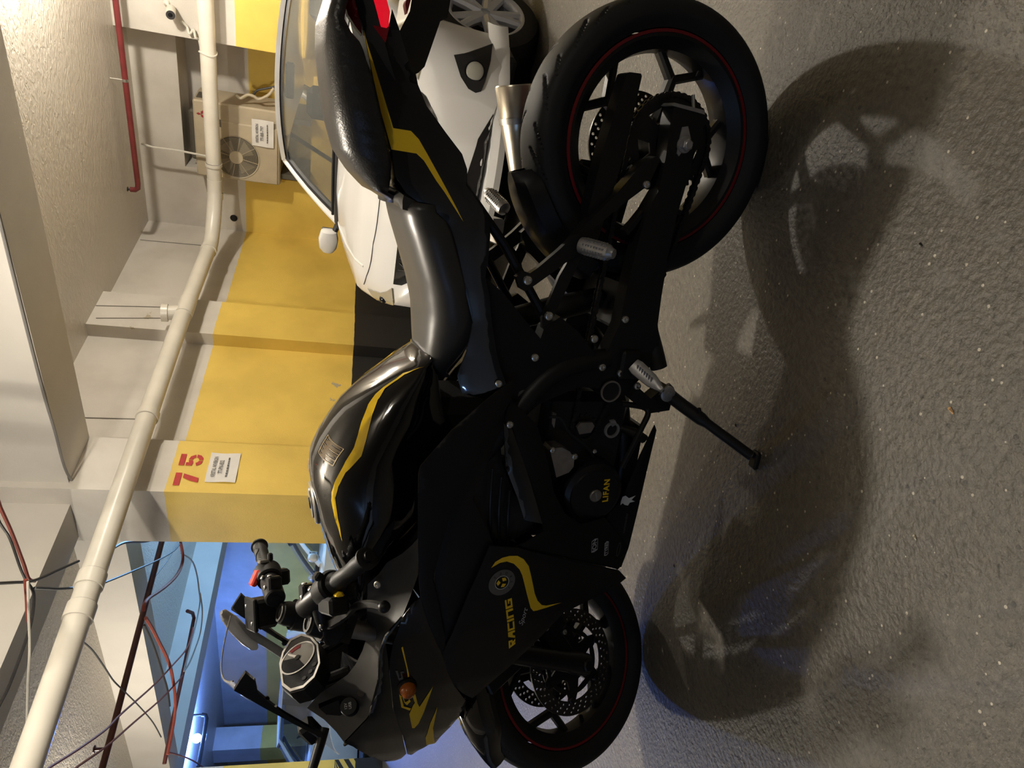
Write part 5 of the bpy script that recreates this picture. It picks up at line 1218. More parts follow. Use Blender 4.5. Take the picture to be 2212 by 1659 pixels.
# greenhouse
def ws_pt(u, v):    # u -1..1 across, v 0 at the cowl .. 1 at the roof
    q = u * u
    a = Vector((.80 - .14 * q, .735 * u, 1.045 - .035 * q)); b_ = Vector((.24 - .10 * q, .565 * u, 1.455 - .045 * q))
    p = a.lerp(b_, v); return p + Vector((.02, 0, .012)) * math.sin(v * math.pi)
def grid(fn, nu, nv, th=Vector((0, 0, 0))):
    m = MB(); vs = [fn(i / nu, j / nv) for j in range(nv + 1) for i in range(nu + 1)]; A_ = len(vs)
    fs = [(j * (nu + 1) + i, j * (nu + 1) + i + 1, (j + 1) * (nu + 1) + i + 1, (j + 1) * (nu + 1) + i) for j in range(nv) for i in range(nu)]
    if th.length:
        vs2 = [p - th for p in vs]; fs2 = [tuple(A_ + k for k in reversed(f)) for f in fs]
        ring_ = [i for i in range(nu + 1)] + [j * (nu + 1) + nu for j in range(1, nv + 1)] + [nv * (nu + 1) + i for i in range(nu - 1, -1, -1)] + [j * (nu + 1) for j in range(nv - 1, 0, -1)]
        fs3 = [(ring_[k], ring_[(k + 1) % len(ring_)], ring_[(k + 1) % len(ring_)] + A_, ring_[k] + A_) for k in range(len(ring_))]
        return m.add(vs + vs2, fs + fs2 + fs3)
    return m.add(vs, fs)
grid(lambda s_, t: ws_pt(-.985 + 1.97 * s_, .01 + .98 * t), 20, 8, Vector((.003, 0, .004))).build('windscreen', 'car_glass', car, 60)
def roof_pt(s_, t):
    u = -1 + 2 * s_; q = u * u; x = .275 - .11 * q + (-1.50 - .275) * t
    return Vector((x, u * _interp(t, [0, .5, 1], [.575, .60, .55]), 1.478 - .040 * q + .05 * math.sin(min(1, t * 1.15) * math.pi * .8) * (1 - .3 * q) - .03 * t))
grid(roof_pt, 16, 14, Vector((0, 0, .03))).build('roof', 'car_white', car, 60)
band = grid(lambda s_, t: ws_pt(-.985 + 1.97 * s_, .90 + .10 * t) + Vector((.004, 0, .004)), 20, 2); band.build('windscreen_band', 'car_trim', car, 60)
for s_ in (1, -1):
    MB().tube([ws_pt(s_ * 1.01, v) + Vector((0, s_ * .008, 0)) for v in (-.08, .2, .4, .6, .8, 1.0)], [.034, .030, .027, .026, .026, .028], 10).build('front_pillar', 'car_white', car)
    MB().tube([ws_pt(s_ * .955, v) + Vector((-.012, 0, -.006)) for v in (0, .25, .5, .75, 1.0)], .026, 8).build('pillar_trim', 'car_trim', car)
    def side(sv, tv, s_=s_):
        x = .60 + (-1.40 - .60) * sv
        bx = Vector((x, s_ * .80, 1.0)); rx = Vector((max(min(x, .10), -1.40), s_ * .60, 1.43)); return bx.lerp(rx, tv)
    grid(side, 12, 3, Vector((0, s_ * .004, 0))).build('side_glass', 'car_side_glass', car, 60)
    MB().prism([(-.42, 1.0), (-.34, 1.0), (-.40, 1.43), (-.48, 1.43)], 0, .02).xform(lambda p, s_=s_: Vector((p.x, s_ * (.806 - (p.z - 1.0) * .465 + p.y * .3), p.z))).build('door_pillar', 'car_trim', car)
    MB().tube([(-1.42, s_ * .80, .99), (-1.50, s_ * .70, 1.22), (-1.46, s_ * .58, 1.43)], [.10, .09, .05], 10).build('rear_pillar', 'car_white', car)
    # mirrors
    mc = Vector((.62, s_ * .93, 1.07)); mm = MB(); R = []
    for t, a, b_ in ((-.085, .02, .02), (-.075, .045, .05), (-.02, .055, .075), (.05, .050, .070), (.085, .030, .040), (.092, .008, .01)):
        R.append([mc + Vector((b_ * .62 * math.cos(k * math.pi / 8) + (.02 if math.cos(k * math.pi / 8) > 0 else 0), s_ * t, a * math.sin(k * math.pi / 8) * 1.25)) for k in range(16)])
    mm.loft(R); mo = mm.build('side_mirror', 'car_white', car)
    MB().tube([(.60, s_ * .80, 1.01), (.62, s_ * .86, 1.03)], .02, 8).build('mirror_foot', 'car_trim', mo)
    MB().box((.560, s_ * .86 - (0 if s_ > 0 else .14), 1.02), (.570, s_ * .86 + (.14 if s_ > 0 else 0), 1.12), bev=.004).build('mirror_glass', 'mirror_glass', mo)
grid(lambda s_, t: Vector((-1.48 - .22 * t, (-1 + 2 * s_) * (.54 + .14 * t), 1.42 - .40 * t)), 8, 4, Vector((.004, 0, 0))).build('rear_glass', 'car_glass', car, 60)
# cabin
MB().box((.05, -.72, .80), (.72, .72, .99), bev=.06).build('dashboard', 'car_interior', car)
for s_ in (.36, -.36):
    st_ = MB(); st_.box((-.42, s_ - .25, .45), (.08, s_ + .25, .62), bev=.06); st_.box((-.52, s_ - .24, .55), (-.36, s_ + .24, 1.12), Matrix.Rotation(math.radians(-12), 3, 'Y'), bev=.06)
    so_ = st_.build('seat', 'car_interior', car)
    MB().box((-.57, s_ - .13, 1.14), (-.47, s_ + .13, 1.32), bev=.045).build('headrest', 'car_interior', so_)
rs = MB(); rs.box((-1.25, -.62, .50), (-1.08, .62, 1.02), Matrix.Rotation(math.radians(-14), 3, 'Y'), bev=.06); rs.build('rear_bench', 'car_interior', car)
sw_ = MB(); c_ = Vector((.02, .36, 1.0)); ax_ = Vector((-.85, 0, .52)).normalized(); u_, v_, _ = frame_for(ax_)
sw_.tube([c_ + (u_ * math.cos(k * math.pi / 14) + v_ * math.sin(k * math.pi / 14)) * .18 for k in range(28)], .015, 8, closed=True)
sw_.tube([c_ - u_ * .17, c_ + u_ * .17], .018, 8); sw_.lathe([(-.02, .06), (.01, .055)], c_, ax_, 20); sw_.tube([c_, c_ - ax_ * .25], .03, 10); sw_.build('steering_wheel', 'car_interior', car)
MB().box((.16, -.12, 1.36), (.19, .12, 1.42), bev=.012).build('rear_view_mirror', 'car_trim', car)
# wheels
def car_wheel(x, s_, steer_deg):
    c = Vector((x, s_ * .755, WR)); rot = Matrix.Rotation(math.radians(steer_deg), 3, 'Z'); d = rot @ Vector((0, s_, 0))
    t = MB(); t.lathe([(-.10, .20), (-.10, .26), (-.085, .292), (-.06, .303), (.06, .303), (.085, .292), (.10, .26), (.098, .205), (.085, .205), (.0, .19), (-.085, .2)], c, d, 48, closed=True)
    for k in (-.04, 0, .04): t.lathe([(k - .004, .3045), (k + .004, .3045), (k + .004, .2995), (k - .004, .2995)], c, d, 48, closed=True)
    to = t.build('wheel', 'car_tyre', car)
    r_ = MB(); r_.lathe([(.098, .205), (.085, .208), (.04, .19), (-.09, .19), (-.09, .198), (.03, .198), (.075, .214), (.098, .212)], c, d, 48, closed=True)
    u_, v_, _ = frame_for(d)
    for k in range(5):
        for da in (-.13, .13):
            a = 2 * math.pi * k / 5 + .3
            p0 = c + d * .065 + (u_ * math.cos(a) + v_ * math.sin(a)) * .03; p1 = c + d * .075 + (u_ * math.cos(a + da * 1.6) + v_ * math.sin(a + da * 1.6)) * .198
            r_.tube([p0, p0.lerp(p1, .5) + d * .004, p1], [.034, .027, .024], 8)
    r_.lathe([(.055, .180), (.088, .190), (.099, .202), (.101, .214), (.088, .219)], c, d, 48, closed=True)
    r_.lathe([(.03, .05), (.075, .045), (.085, .03), (.086, .0005)], c, d, 24)
    ro = r_.build('alloy_rim', 'alloy_silver', to)
    for k in range(5):
        a = 2 * math.pi * k / 5; p = c + (u_ * math.cos(a) + v_ * math.sin(a)) * .052
        MB().cyl(p + d * .05, p + d * .078, .009, 6).build('wheel_nut', 'car_trim', ro)
    MB().lathe([(-.02, .14), (-.005, .14)], c, d, 32).build('car_disc', 'disc_steel', to)
car_wheel(FA, 1, -20); car_wheel(FA, -1, -20); car_wheel(RA2, 1, 0); car_wheel(RA2, -1, 0)
for a in (FA, RA2):
    for s_ in (1, -1):
        MB().box((a - .38, s_ * .45 - .02, .18), (a + .38, s_ * .45 + .02, .72)).build('wheel_housing', 'car_trim', car)
MB().box((-1.6, -.74, .17), (1.6, .74, .24), bev=.02).build('underbody', 'car_trim', car)
MB().box((-1.75, -.70, .62), (-1.66, -.52, .90), bev=.03).build('rear_lamp', 'red_lens', car); MB().box((-1.75, .52, .62), (-1.66, .70, .90), bev=.03).build('rear_lamp', 'red_lens', car)

# two more cars of the same sort in the blue-lit part
for (x, y, rz, lb) in ((6.7, 8.1, math.radians(152), 'pale car in blue light seen between the column and the handlebar'), (5.9, 12.5, math.radians(152), 'pale car in blue light seen past the front of the windscreen')):
    c = copy_tree(car); c.location = (x, y, 0); c.rotation_euler = (0, 0, rz); tag(c, lb, 'car', 'cars in the blue-lit part')

# ------------------------------------------------------------------ things on the walls and ceiling
mat('pipe_white', (0.64, 0.60, 0.52), 0.32, noise=0.10, nscale=3)
mat('pipe_red', (0.17, 0.030, 0.030), 0.35, noise=0.12, nscale=12)
mat('pipe_rust', (0.085, 0.022, 0.016), 0.45, noise=0.2, nscale=12)
mat('joint_grime', (0.22, 0.20, 0.17), 0.7)
mat('cable_red', (0.24, 0.05, 0.035), 0.5)
mat('cable_black', (0.030, 0.028, 0.028), 0.5)
mat('cable_grey', (0.22, 0.21, 0.20), 0.5)
mat('cable_white', (0.60, 0.57, 0.50), 0.5)
mat('ac_beige', (0.44, 0.37, 0.26), 0.45, noise=0.10, nscale=5)
mat('ac_dark', (0.09, 0.08, 0.062), 0.6)
mat('ac_grille', (0.30, 0.26, 0.19), 0.5)
mat('logo_red', (0.30, 0.025, 0.035), 0.4)
mat('paper', (0.68, 0.65, 0.61), 0.7, noise=0.04, nscale=9)
mat('print_ink', (0.10, 0.10, 0.10), 0.6)
mat('stencil_red', (0.42, 0.025, 0.02), 0.6, noise=0.15, nscale=30)
mat('wall_hole', (0.01, 0.01, 0.01), 0.8)
mat('chevron_black', (0.014, 0.013, 0.012), 0.6)

# white drain pipe: along the back wall, round the corner, along the end wall
PR = .066
pp = [(-3.0, 3.70, 2.165), (1.65, 3.70, 2.178), (3.99, 3.70, 2.205), (5.2, 3.70, 2.215), (6.35, 3.70, 2.20)]
pipe = thing('drain_pipe', 'thick white plastic drain pipe running along the walls overhead', 'pipe', (3.0, 3.70, 2.2))
off = Vector((3.0, 3.70, 2.2)); rel = lambda L: [Vector(p) - off for p in L]
MB().tube(rel(pp), PR, 24).build('pipe_run', 'pipe_white', pipe)
MB().tube(rel(smooth_path([(6.30, 3.70, 2.20), (6.42, 3.70, 2.20), (6.55, 3.63, 2.20), (6.70, 3.48, 2.20), (6.78, 3.33, 2.20), (6.80, 3.20, 2.20)], 4)), PR + .003, 24).build('pipe_elbow', 'pipe_white', pipe)
MB().tube(rel([(6.80, 3.30, 2.20), (6.80, -3.0, 2.20)]), PR, 24).build('pipe_run', 'pipe_white', pipe)
def collar(p, d, w_=.05, m='pipe_white', r=.009):
    p = Vector(p) - off; d = Vector(d).normalized()
    MB().lathe([(-w_ / 2, PR), (-w_ / 2, PR + r), (w_ / 2, PR + r), (w_ / 2, PR)], p, d, 24).build('pipe_collar', m, pipe)
    MB().lathe([(w_ / 2, PR + r - .002), (w_ / 2 + .004, PR + r * .6), (w_ / 2 + .004, PR)], p, d, 24).build('joint_ring', 'joint_grime', pipe)
for p in ((2.62, 3.70, 2.19), (2.42, 3.70, 2.187), (3.98, 3.70, 2.205), (6.33, 3.70, 2.20)): collar(p, (1, 0, 0), .09 if p[0] < 3 else .06)
collar((6.78, 3.36, 2.20), (.3, -1, 0), .06); collar((6.80, 3.05, 2.20), (0, -1, 0), .03)
collar((5.33, 3.70, 2.213), (1, 0, 0), .22, r=.006)
tp = Vector((5.27, 3.70, 2.22)) - off
MB().tube([tp, tp + Vector((-.02, 0, .07)), tp + Vector((-.03, 0, .12))], PR * .92, 20).build('tee_branch', 'pipe_white', pipe)
MB().lathe([(0, PR * .92), (0, PR * 1.12), (.05, PR * 1.12), (.05, PR * .8), (.02, PR * .7), (.02, .001)], tp + Vector((-.03, 0, .11)), (-.1, 0, 1), 24).build('tee_cap', 'pipe_white', pipe)
MB().tube([Vector((6.80 + .07 * math.cos(a), 2.05 + .01 * math.sin(a * 2), 2.20 + .07 * math.sin(a))) - off for a in [k * math.pi / 12 for k in range(24)]], .008, 6, closed=True).build('pipe_strap', 'cable_white', pipe)

# sprinkler pipes
sp = thing('sprinkler_pipe', 'red sprinkler pipe under the ceiling above the air conditioner', 'pipe', (6.68, 3.3, 2.85))
MB().tube([(0, -7, 0), (0, -.02, 0)] + [Vector(p) for p in ((0, .03, .005), (0, .05, .03), (0, .052, .07))], .024, 14).build('pipe_run', 'pipe_red', sp)
MB().lathe([(0, .012), (.02, .010), (.022, .022), (.026, .022)], (0, .052, .07), (0, 0, 1), 12).build('sprinkler_head', 'cable_black', sp)
MB().tube([(0, -.95, 0), (0, -.95, .118)], .004, 6).build('hanger_wire', 'cable_white', sp)
MB().lathe([(-.012, .026), (.012, .026)], (0, -.95, 0), (0, 1, 0), 14).build('hanger_clip', 'bolt_steel', sp)
sp2 = thing('sprinkler_pipe', 'dark red sprinkler pipe crossing in front of the blue light', 'pipe', (3.5, 6.25, 2.5))
MB().tube([(-6, .10, 0), (-.5, .03, 0), (1.32, -.10, 0), (3.2, -.22, 0)], .026, 14).build('pipe_run', 'pipe_rust', sp2)
MB().tube([(-.62, .03, 0), (-.62, .03, .09)], .012, 10).build('sprinkler_drop', 'pipe_rust', sp2); MB().lathe([(0, .03), (.008, .03)], (-.62, .03, .09), (0, 0, 1), 12).build('sprinkler_head', 'pipe_rust', sp2)
sp3 = thing('sprinkler_pipe', 'thin dark red pipe with a hooked end hanging before the blue beam', 'pipe', (0, 0, 0))
MB().tube([(5.349, 8.166, 2.5), (5.547, 8.51, 2.5), (5.581, 8.676, 2.5), (5.303, 8.702, 2.5), (4.949, 8.736, 2.5), (4.6, 8.739, 2.5), (4.221, 8.746, 2.5), (3.842, 8.813, 2.5)], .022, 12).build('pipe_run', 'pipe_rust', sp3)
sp4 = thing('sprinkler_pipe', 'short black hooked pipe beside the glowing blue bulb', 'pipe', (0, 0, 0))
p4 = [Vector(p) for p in [(6.46, 13, 2.799), (6.449, 13, 2.737), (6.392, 13, 2.712), (6.09, 13, 2.698), (5.822, 13, 2.702), (5.593, 13, 2.705)]]
MB().tube(p4, .035, 12).build('pipe_run', 'cable_black', sp4)
MB().tube([p4[0], Vector((p4[0].x, p4[0].y, 2.975))], .02, 8).build('hanger_wire', 'cable_black', sp4)

# cables
def cable(pts, r, m, label, name='cable', start=0.0, end=0.0):
    """start / end: metres by which the run carries on past its first / last point before it rises to the ceiling"""
    P = [Vector(p) for p in pts]
    if end:
        d = (P[-1] - P[-2]).normalized(); q = P[-1] + d * end; P += [P[-1] + d * end * .5, q, Vector((q.x + d.x * .1, q.y + d.y * .1, 2.96))]
    if start:
        d = (P[0] - P[1]).normalized(); q = P[0] + d * start; P = [Vector((q.x + d.x * .1, q.y + d.y * .1, 2.96)), q] + P
    pts = P
    o = MB().tube(smooth_path(pts, 6), r, 6).build(name, m); tag(o, label, 'cable'); return o
cable([(13.36, 3.6, 6.255), (11.58, 3.6, 5.632)] and [(3.46, y, 2.575 + .012 * math.sin(y * 3)) for y in (-2, 0, 1.2, 2.2, 3.0)] + [(3.438, 3.355, 2.56), (3.458, 3.745, 2.56), (3.631, 4.148, 2.56), (3.834, 4.624, 2.56)], .008, 'cable_grey', 'grey cable sagging under the overhead beam to the numbered column')
cable([(2.61, 3.083, 2.5), (2.63, 3.302, 2.5), (2.639, 3.564, 2.5), (2.639, 3.707, 2.5), (2.683, 3.791, 2.5)], .010, 'cable_red', 'bundle of red cable coming down from the ceiling at the top left', start=.6)
cable([(2.535, 3.114, 2.48), (2.567, 3.278, 2.48), (2.568, 3.527, 2.48), (2.582, 3.676, 2.48)], .007, 'cable_black', 'black cable hanging next to the red bundle', start=.6)
cable([(2.349, 3.337, 2.46), (2.447, 3.47, 2.46), (2.574, 3.641, 2.46), (2.705, 3.783, 2.46), (2.856, 3.93, 2.46), (3.111, 4.183, 2.46)], .008, 'cable_black', 'dark cable running sideways to the white drain pipe', start=.8)
cable([(2.521, 3.59, 2.44), (2.532, 3.702, 2.44), (2.443, 3.802, 2.44), (2.303, 3.84, 2.44), (2.109, 3.855, 2.44), (1.978, 3.831, 2.44)], .008, 'cable_black', 'black cable hanging in a long curve at the left edge', end=.8)
cable([(2.351, 3.326, 2.34), (2.27, 3.493, 2.34), (2.192, 3.655, 2.34), (2.081, 3.809, 2.34), (1.975, 3.975, 2.34), (1.908, 4.028, 2.34)], .006, 'cable_white', 'frayed white cable hanging straight down behind the drain pipe')
cable([(2.475, 3.484, 2.42), (2.438, 3.584, 2.42), (2.394, 3.684, 2.42), (2.386, 3.735, 2.42)], .010, 'cable_red', 'red cable end hanging beside the frayed white cable')
cable([(2.49, 3.579, 2.4), (2.585, 3.719, 2.4), (2.71, 3.904, 2.4), (2.896, 4.157, 2.4)], .008, 'cable_black', 'short black cable looping across to the drain pipe')
cable([(3.217, 4.572, 2.4), (3.506, 4.895, 2.4), (3.869, 5.296, 2.4), (4.376, 5.849, 2.4), (4.799, 6.278, 2.4), (5.021, 6.451, 2.4)], .008, 'cable_black', 'dark cable stretched from the drain pipe to the numbered column')
cable([(3.347, 4.364, 2.35), (3.574, 4.584, 2.35), (3.924, 5.018, 2.35), (4.132, 5.258, 2.35)], .010, 'cable_black', 'black cable end tucked behind the numbered column')
cable([(5.198, 6.655, 2.44), (5.223, 6.913, 2.44), (5.13, 6.968, 2.44), (4.897, 6.835, 2.44), (4.577, 6.542, 2.44), (4.301, 6.257, 2.44), (4.08, 6.019, 2.44), (3.954, 5.923, 2.44), (3.906, 5.957, 2.44)], .016, 'cable_red', 'thick red cable looping from the column to the dark red pipe')
cable([(5.219, 6.867, 2.45), (5.591, 7.504, 2.45), (5.729, 7.949, 2.45), (5.756, 8.328, 2.45), (5.743, 8.562, 2.45), (5.507, 8.614, 2.45), (5.222, 8.571, 2.45), (4.952, 8.53, 2.45), (4.75, 8.487, 2.45)], .009, 'cable_grey', 'thin grey cable drooping beside the column')
cable([(5.284, 7.69, 2.32), (5.301, 8.095, 2.32), (5.127, 8.266, 2.32), (4.846, 8.152, 2.32), (4.579, 7.986, 2.32), (4.351, 7.774, 2.32)], .008, 'cable_grey', 'thin grey cable in the outermost droop by the column')
cable([(5.354, 6.807, 2.5), (4.954, 6.597, 2.5), (4.632, 6.368, 2.5), (4.428, 6.218, 2.5)], .007, 'cable_grey', 'thin grey cable slanting down from the column top')
cable([(3.821, 5.932, 2.4), (3.925, 6.279, 2.4), (4.03, 6.684, 2.4), (4.146, 7.133, 2.4), (4.209, 7.513, 2.4), (4.206, 7.987, 2.4), (4.117, 8.218, 2.4), (3.95, 8.29, 2.4), (3.717, 8.311, 2.4)], .016, 'cable_red', 'red cable hanging in a belly below the dark red pipe')
cable([(3.921, 6.197, 2.46), (4.029, 6.681, 2.46), (4.131, 7.369, 2.46), (4.191, 7.856, 2.46), (4.176, 8.177, 2.46)], .010, 'cable_black', 'dark blue cable hanging inside the red loop')
cable([(2.094, 4.756, 2.4), (2.382, 5.18, 2.4), (2.754, 5.696, 2.4), (3.012, 5.992, 2.4), (3.688, 6.836, 2.4), (4.23, 7.459, 2.4), (4.834, 8.108, 2.4), (5.157, 8.212, 2.4)], .009, 'cable_red', 'long thin red cable crossing the beam, the upper one', start=1.2)
cable([(2.314, 5.275, 2.4), (2.69, 5.827, 2.4), (3.183, 6.483, 2.4), (3.846, 7.368, 2.4), (4.538, 8.207, 2.4)], .009, 'cable_red', 'long thin red cable crossing the beam, the lower one', start=1.2)
cable([(2.807, 4.606, 2.42), (2.902, 4.884, 2.42), (2.991, 5.251, 2.42), (3.067, 5.585, 2.42), (3.186, 5.97, 2.42), (3.376, 6.589, 2.42), (3.579, 7.307, 2.42), (3.696, 7.865, 2.42)], .006, 'cable_black', 'thin black wire wavering across the white beam')
cable([(3.74, 8.309, 2.4), (4.066, 9.134, 2.4), (4.424, 10.09, 2.4), (4.846, 11.3, 2.4)], .010, 'cable_red', 'short red cable at the left picture edge under the blue bulb', end=1.0)

# air conditioner in the niche
AX = 7.10
ac = thing('air_conditioner', 'beige outdoor air conditioner unit set in the wall niche', 'air conditioner', (7.28, 2.94, 1.35))
ao = Vector((7.28, 2.94, 1.35)); lo = lambda x, y, z: (x - ao.x, y - ao.y, z - ao.z)
MB().box(lo(AX, 2.575, 1.63), lo(7.46, 3.32, 2.415), bev=.014).build('casing', 'ac_beige', ac)
MB().box(lo(AX - .012, 2.74, 1.65), lo(AX + .01, 3.315, 2.17), bev=.010).build('front_panel', 'ac_beige', ac)
MB().box(lo(AX + .06, 2.566, 2.30), lo(AX + .20, 2.58, 2.39)).build('side_vent', 'ac_dark', ac)
fc = Vector(lo(AX - .012, 3.075, 2.04)); FR = .205
fan = MB().lathe([(0.0, FR), (.006, FR + .012), (-.004, FR + .012)], fc, (-1, 0, 0), 48, closed=True, cap=False).build('fan_ring', 'ac_beige', ac)
MB().lathe([(.001, FR), (.001, .0005)], fc, (-1, 0, 0), 48, cap=False).build('fan_opening', 'ac_dark', ac)
for k in range(4):
    a = k * math.pi / 2 + .4; m_ = MB(); d1 = Vector((0, math.cos(a), math.sin(a))); d2 = Vector((0, math.cos(a + .9), math.sin(a + .9)))
    b0 = fc + Vector((-.004, 0, 0)); m_.add([b0 + d1 * .06, b0 + d1 * .19, b0 + d2 * .17 + Vector((.002, 0, 0)), b0 + d2 * .06 + Vector((.002, 0, 0))], [(0, 1, 2, 3)]); m_.build('fan_blade', 'ac_grille', ac, 0)
for i in range(17):
    r = .072 + .0078 * i
    MB().tube([fc + Vector((-.008, r * math.cos(t * math.pi / 20), r * math.sin(t * math.pi / 20))) for t in range(40)], .0019, 4, closed=True).build('grille_wire', 'ac_grille', ac)
for k in range(8):
    a = k * math.pi / 4 + .2; d1 = Vector((0, math.cos(a), math.sin(a))); MB().tube([fc + Vector((-.010, 0, 0)) + d1 * .06, fc + Vector((-.008, 0, 0)) + d1 * FR], .0028, 6).build('grille_spoke', 'ac_beige', ac)
MB().lathe([(0.008, .066), (.014, .062), (.015, .0005)], fc, (-1, 0, 0), 32).build('fan_hub', 'ac_beige', ac)
lg = lo(AX - .003, 2.70, 2.345)
for k in range(3):
    a = math.pi / 2 + k * 2 * math.pi / 3; rh = .040; p = lambda r, t: (lg[0] - .002, lg[1] - r * math.cos(a + t), lg[2] + r * math.sin(a + t))
    MB().add([p(0, 0), p(rh * .577, .5236), p(rh, 0), p(rh * .577, -.5236)], [(0, 1, 2, 3)]).build('logo_diamond', 'logo_red', ac, 0)
MB().box(lo(AX - .004, 2.73, 2.17), lo(AX + .01, 2.80, 2.19)).build('handle_recess', 'ac_dark', ac)
for y in (2.66, 3.24): MB().box(lo(7.15, y - .025, 1.35), lo(7.60, y + .025, 1.635)).build('mounting_foot', 'ac_dark', ac)
MB().tube([p - ao for p in smooth_path([(7.12, 2.481, 2.03), (7.12, 2.504, 1.99), (7.12, 2.464, 1.928), (7.12, 2.468, 1.874), (7.12, 2.486, 1.825), (7.12, 2.434, 1.742), (7.12, 2.362, 1.692)])], .014, 8).build('refrigerant_hose', 'ac_beige', ac)
MB().tube([p - ao for p in smooth_path([(7.15, 2.481, 1.891), (7.15, 2.422, 1.849), (7.15, 2.395, 1.786), (7.15, 2.349, 1.662)])], .010, 8).build('refrigerant_hose', 'cable_black', ac)
MB().box(lo(7.30, 2.75, 2.40), lo(7.60, 3.25, 2.50), bev=.02).build('foam_pad', 'ac_dark', ac)
tag(MB().tube([(7.05, 3.051, 2.883), (7.05, 3.072, 2.784), (7.05, 3.072, 2.54), (7.05, 3.081, 2.416), (7.05, 3.088, 2.312)], .010, 6).build('cable', 'cable_white'), 'white cable running down the end wall to the air conditioner', 'cable')

def sheet_paper(name, o, ux, uz, n_, w_, h_, lines, label):
    """paper notice: o centre, ux/uz/n_ unit vectors across, up and out of the wall"""
    o, ux, uz, n_ = Vector(o), Vector(ux), Vector(uz), Vector(n_)
    t = thing(name, label, 'notice', o)
    m_ = MB(); nx = 6
    vs = [ux * (w_ * (i / nx - .5)) + uz * (h_ * (j / nx - .5)) + n_ * (.003 + .004 * math.sin(i * 1.3 + j * .9)) for j in range(nx + 1) for i in range(nx + 1)]
    m_.add(vs, [(j * (nx + 1) + i, j * (nx + 1) + i + 1, (j + 1) * (nx + 1) + i + 1, (j + 1) * (nx + 1) + i) for j in range(nx) for i in range(nx)]); m_.build('paper_sheet', 'paper', t, 60)
    for (tx, y, sz, xs_) in lines:
        if tx is None:
            b_ = MB(); x = -w_ * .34; random.seed(3)
            while x < w_ * .34:
                l = random.uniform(.012, .03); b_.add([ux * x + uz * (y - sz / 2) + n_ * .009, ux * (x + l) + uz * (y - sz / 2) + n_ * .009, ux * (x + l) + uz * (y + sz / 2) + n_ * .009, ux * x + uz * (y + sz / 2) + n_ * .009], [(0, 1, 2, 3)]); x += l + .004
            b_.build('printed_line', 'print_ink', t, 0)
        else:
            me = text_mesh(tx, sz, bold=.0006, xs=xs_); me.transform(basis(uz * y + n_ * .009, ux, uz, n_)); link('printed_line', me, 'print_ink', t)
    return t
sheet_paper('paper_notice', (3.90 - .25, 3.845, 1.665), (1, 0, 0), (0, 0, 1), (0, -1, 0), .275, .195, [('KRISTAL AKVERON', .055, .036, .62), ('77-PN-832', .012, .040, .70), (None, -.030, .010, 1)], 'white paper notice pasted on the column below the number 75')
sheet_paper('paper_notice', (AX - .024, 2.795, 1.79), (0, -1, 0), (0, 0, 1), (-1, 0, 0), .262, .20, [('KRISTAL AKVERON', .052, .034, .62), ('77-RR-797', .006, .042, .78), (None, -.042, .010, 1)], 'white paper notice pasted on the air conditioner')
# stencilled 75
ST = thing('stencilled_number', 'red stencilled number 75 painted on the yellow column', 'number', (3.62, 3.846, 1.88))
def stencil(loops, x0, w_, h_):
    me = curve_mesh(loops, 0); me.transform(basis((x0, -.001, 0), (w_, 0, 0), (0, 0, h_), (0, -1, 0))); return me
SEV = [[(0, .74), (0, 1), (1, 1), (1, .74)], [(.62, .66), (.95, .66), (.62, 0), (.26, 0), (.40, .36)]]
FIV = [[(.04, .76), (.04, 1), (.98, 1), (.98, .76)], [(.04, .70), (.30, .70), (.30, .58), (.48, .62), (.48, .44), (.26, .40), (.04, .44)], [(.54, .63), (.80, .56), (.96, .36), (.72, .32), (.66, .42), (.54, .45)], [(.97, .29), (.90, .12), (.70, .01), (.52, 0), (.52, .18), (.66, .20), (.72, .29)], [(.45, 0), (.20, .06), (.03, .24), (.27, .30), (.34, .21), (.45, .18)]]
for L_, x0, nm in ((SEV, -.145, 'digit'), (FIV, .035, 'digit')):
    link(nm, stencil(L_, x0, .115, .150), 'stencil_red', ST).location = (0, 0, -.075)
# security camera
sc = thing('security_camera', 'small white bullet security camera with a black face on the pier', 'camera', (6.95, 1.80, 2.47))
ax_ = Vector((-.80, .05, -.14)).normalized()
MB().lathe([(-.02, .034), (.0, .038), (.13, .038), (.135, .036)], (-.06, -.02, .02), ax_, 24).build('camera_body', 'pipe_white', sc)
MB().lathe([(0, .036), (.006, .034), (.006, .018), (.002, .016), (.002, .0005)], Vector((-.06, -.02, .02)) + ax_ * .136, ax_, 24).build('camera_face', 'cable_black', sc)
MB().lathe([(0, .016), (.004, .012), (.005, .0005)], Vector((-.06, -.02, .02)) + ax_ * .138, ax_, 16).build('camera_lens', 'car_black', sc)
MB().tube([(-.004, -.05, .06), (-.03, -.05, .05), (-.06, -.03, .03)], [.03, .012, .012], 12).build('camera_bracket', 'pipe_white', sc)
tag(MB().tube(smooth_path([(6.90, 1.86, 2.42), (6.92, 1.90, 2.38), (6.90, 1.95, 2.36), (6.93, 1.92, 2.33), (6.89, 1.97, 2.31), (6.92, 1.99, 2.29), (6.87, 2.03, 2.27)]), .011, 8).build('cable', 'cable_white'), 'twisted white cable from the security camera to the drain pipe', 'cable')
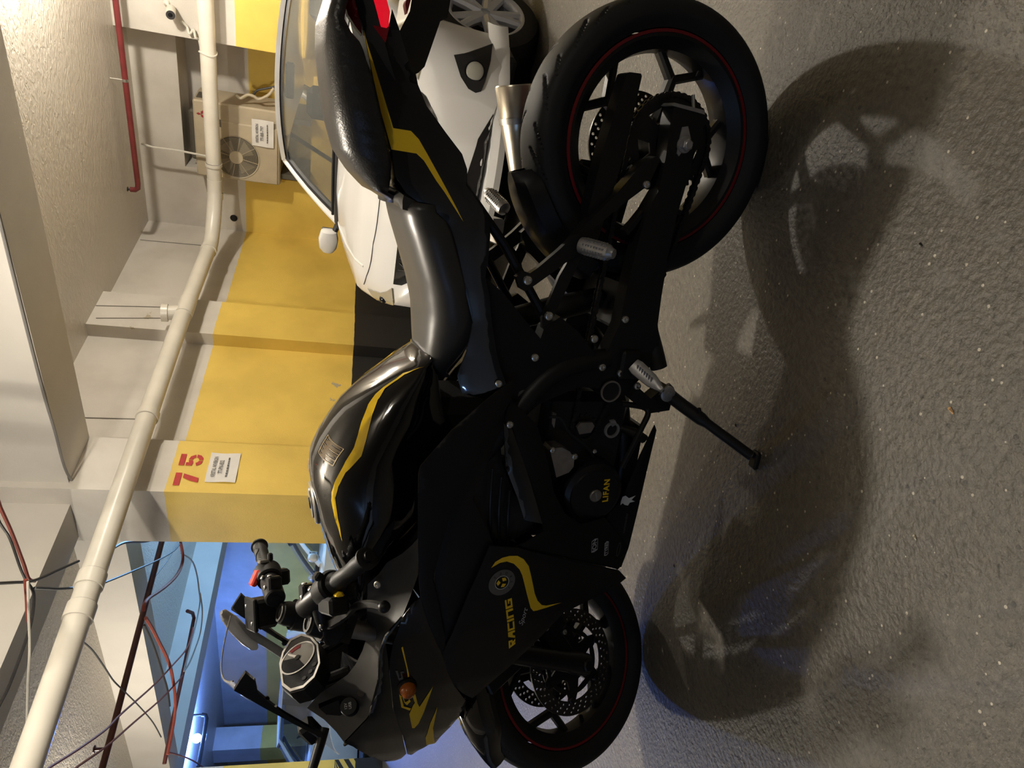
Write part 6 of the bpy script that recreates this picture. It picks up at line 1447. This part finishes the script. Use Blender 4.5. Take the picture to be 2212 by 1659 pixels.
# round hole, flaked patches and hazard chevrons
hp = (7.306, 3.852, 2.119); tag(MB().lathe([(0, .037), (.002, .037), (.002, .031), (-.03, .030), (-.03, .0005)], hp, (-1, 0, 0), 24).build('pipe_hole', 'wall_hole'), 'round black pipe hole in the end wall by the corner', 'hole')
for k in range(6):
    z0 = .02 + .13 * k - .1
    m_ = MB(); zz = [max(0.005, min(.62, v)) for v in (z0, z0 + .065, z0 + .065 + .42 * .62, z0 + .42 * .62)]
    if zz[2] - zz[0] < .02: continue
    m_.add([(3.85, 9.947, zz[0]), (4.265, 9.947, zz[3]), (4.265, 9.947, zz[2]), (3.85, 9.947, zz[1])], [(0, 1, 2, 3)])
    m_.build('hazard_stripe', 'chevron_black', far_column_o, 0)
# vertical groove lines of the formwork on the back wall
for (a, b_, w_) in (((6.889, 3.996, 2.951), (6.912, 3.996, 2.368), wall_back_o), ((4.244, 3.996, 2.721), (4.26, 3.996, 2.346), wall_back_o), ((5.328, 3.876, 2.917), (5.414, 3.876, 2.377), pilaster_o), ((5.508, 3.876, 2.966), (5.589, 3.876, 2.315), pilaster_o)):
    MB().tube([a, b_], .0035, 6).build('wall_groove', 'joint_grime', w_)

# small litter on the floor
mat('dry_leaf', (0.42, 0.26, 0.12), 0.7)
mat('dark_crumb', (0.02, 0.018, 0.015), 0.8)
mat('pebble', (0.50, 0.45, 0.34), 0.6)
for (x, y), m_, r_, nm, lb in (((0.7312, 0.5765, 0)[:2], 'dry_leaf', .007, 'leaf_fragment', 'tiny tan leaf fragment on the bare floor in front of the side stand'), ((0.6385, 0.7783, 0)[:2], 'pebble', .005, 'pebble', 'tiny pale round pebble on the floor below the fairing shadow'), ((1.117, 1.505, 0)[:2], 'dark_crumb', .006, 'dirt_crumb', 'small black dirt crumb beside the belly pan'), ((0.9723, 0.4106, -0)[:2], 'dark_crumb', .005, 'dirt_crumb', 'small black dirt crumb on the floor near the rear wheel shadow'), ((1.172, 1.018, 0)[:2], 'dark_crumb', .005, 'dirt_crumb', 'small black dirt crumb next to the side stand leg')):
    vs = [(x + r_ * (1 + .5 * math.sin(k * 2.3)) * math.cos(k * .785), y + r_ * .6 * (1 + .4 * math.cos(k * 1.7)) * math.sin(k * .785), 0.001) for k in range(8)]
    tag(MB().add(vs + [(x, y, .0045)], [(k, (k + 1) % 8, 8) for k in range(8)] + [tuple(range(7, -1, -1))]).build(nm, m_), lb, 'litter')
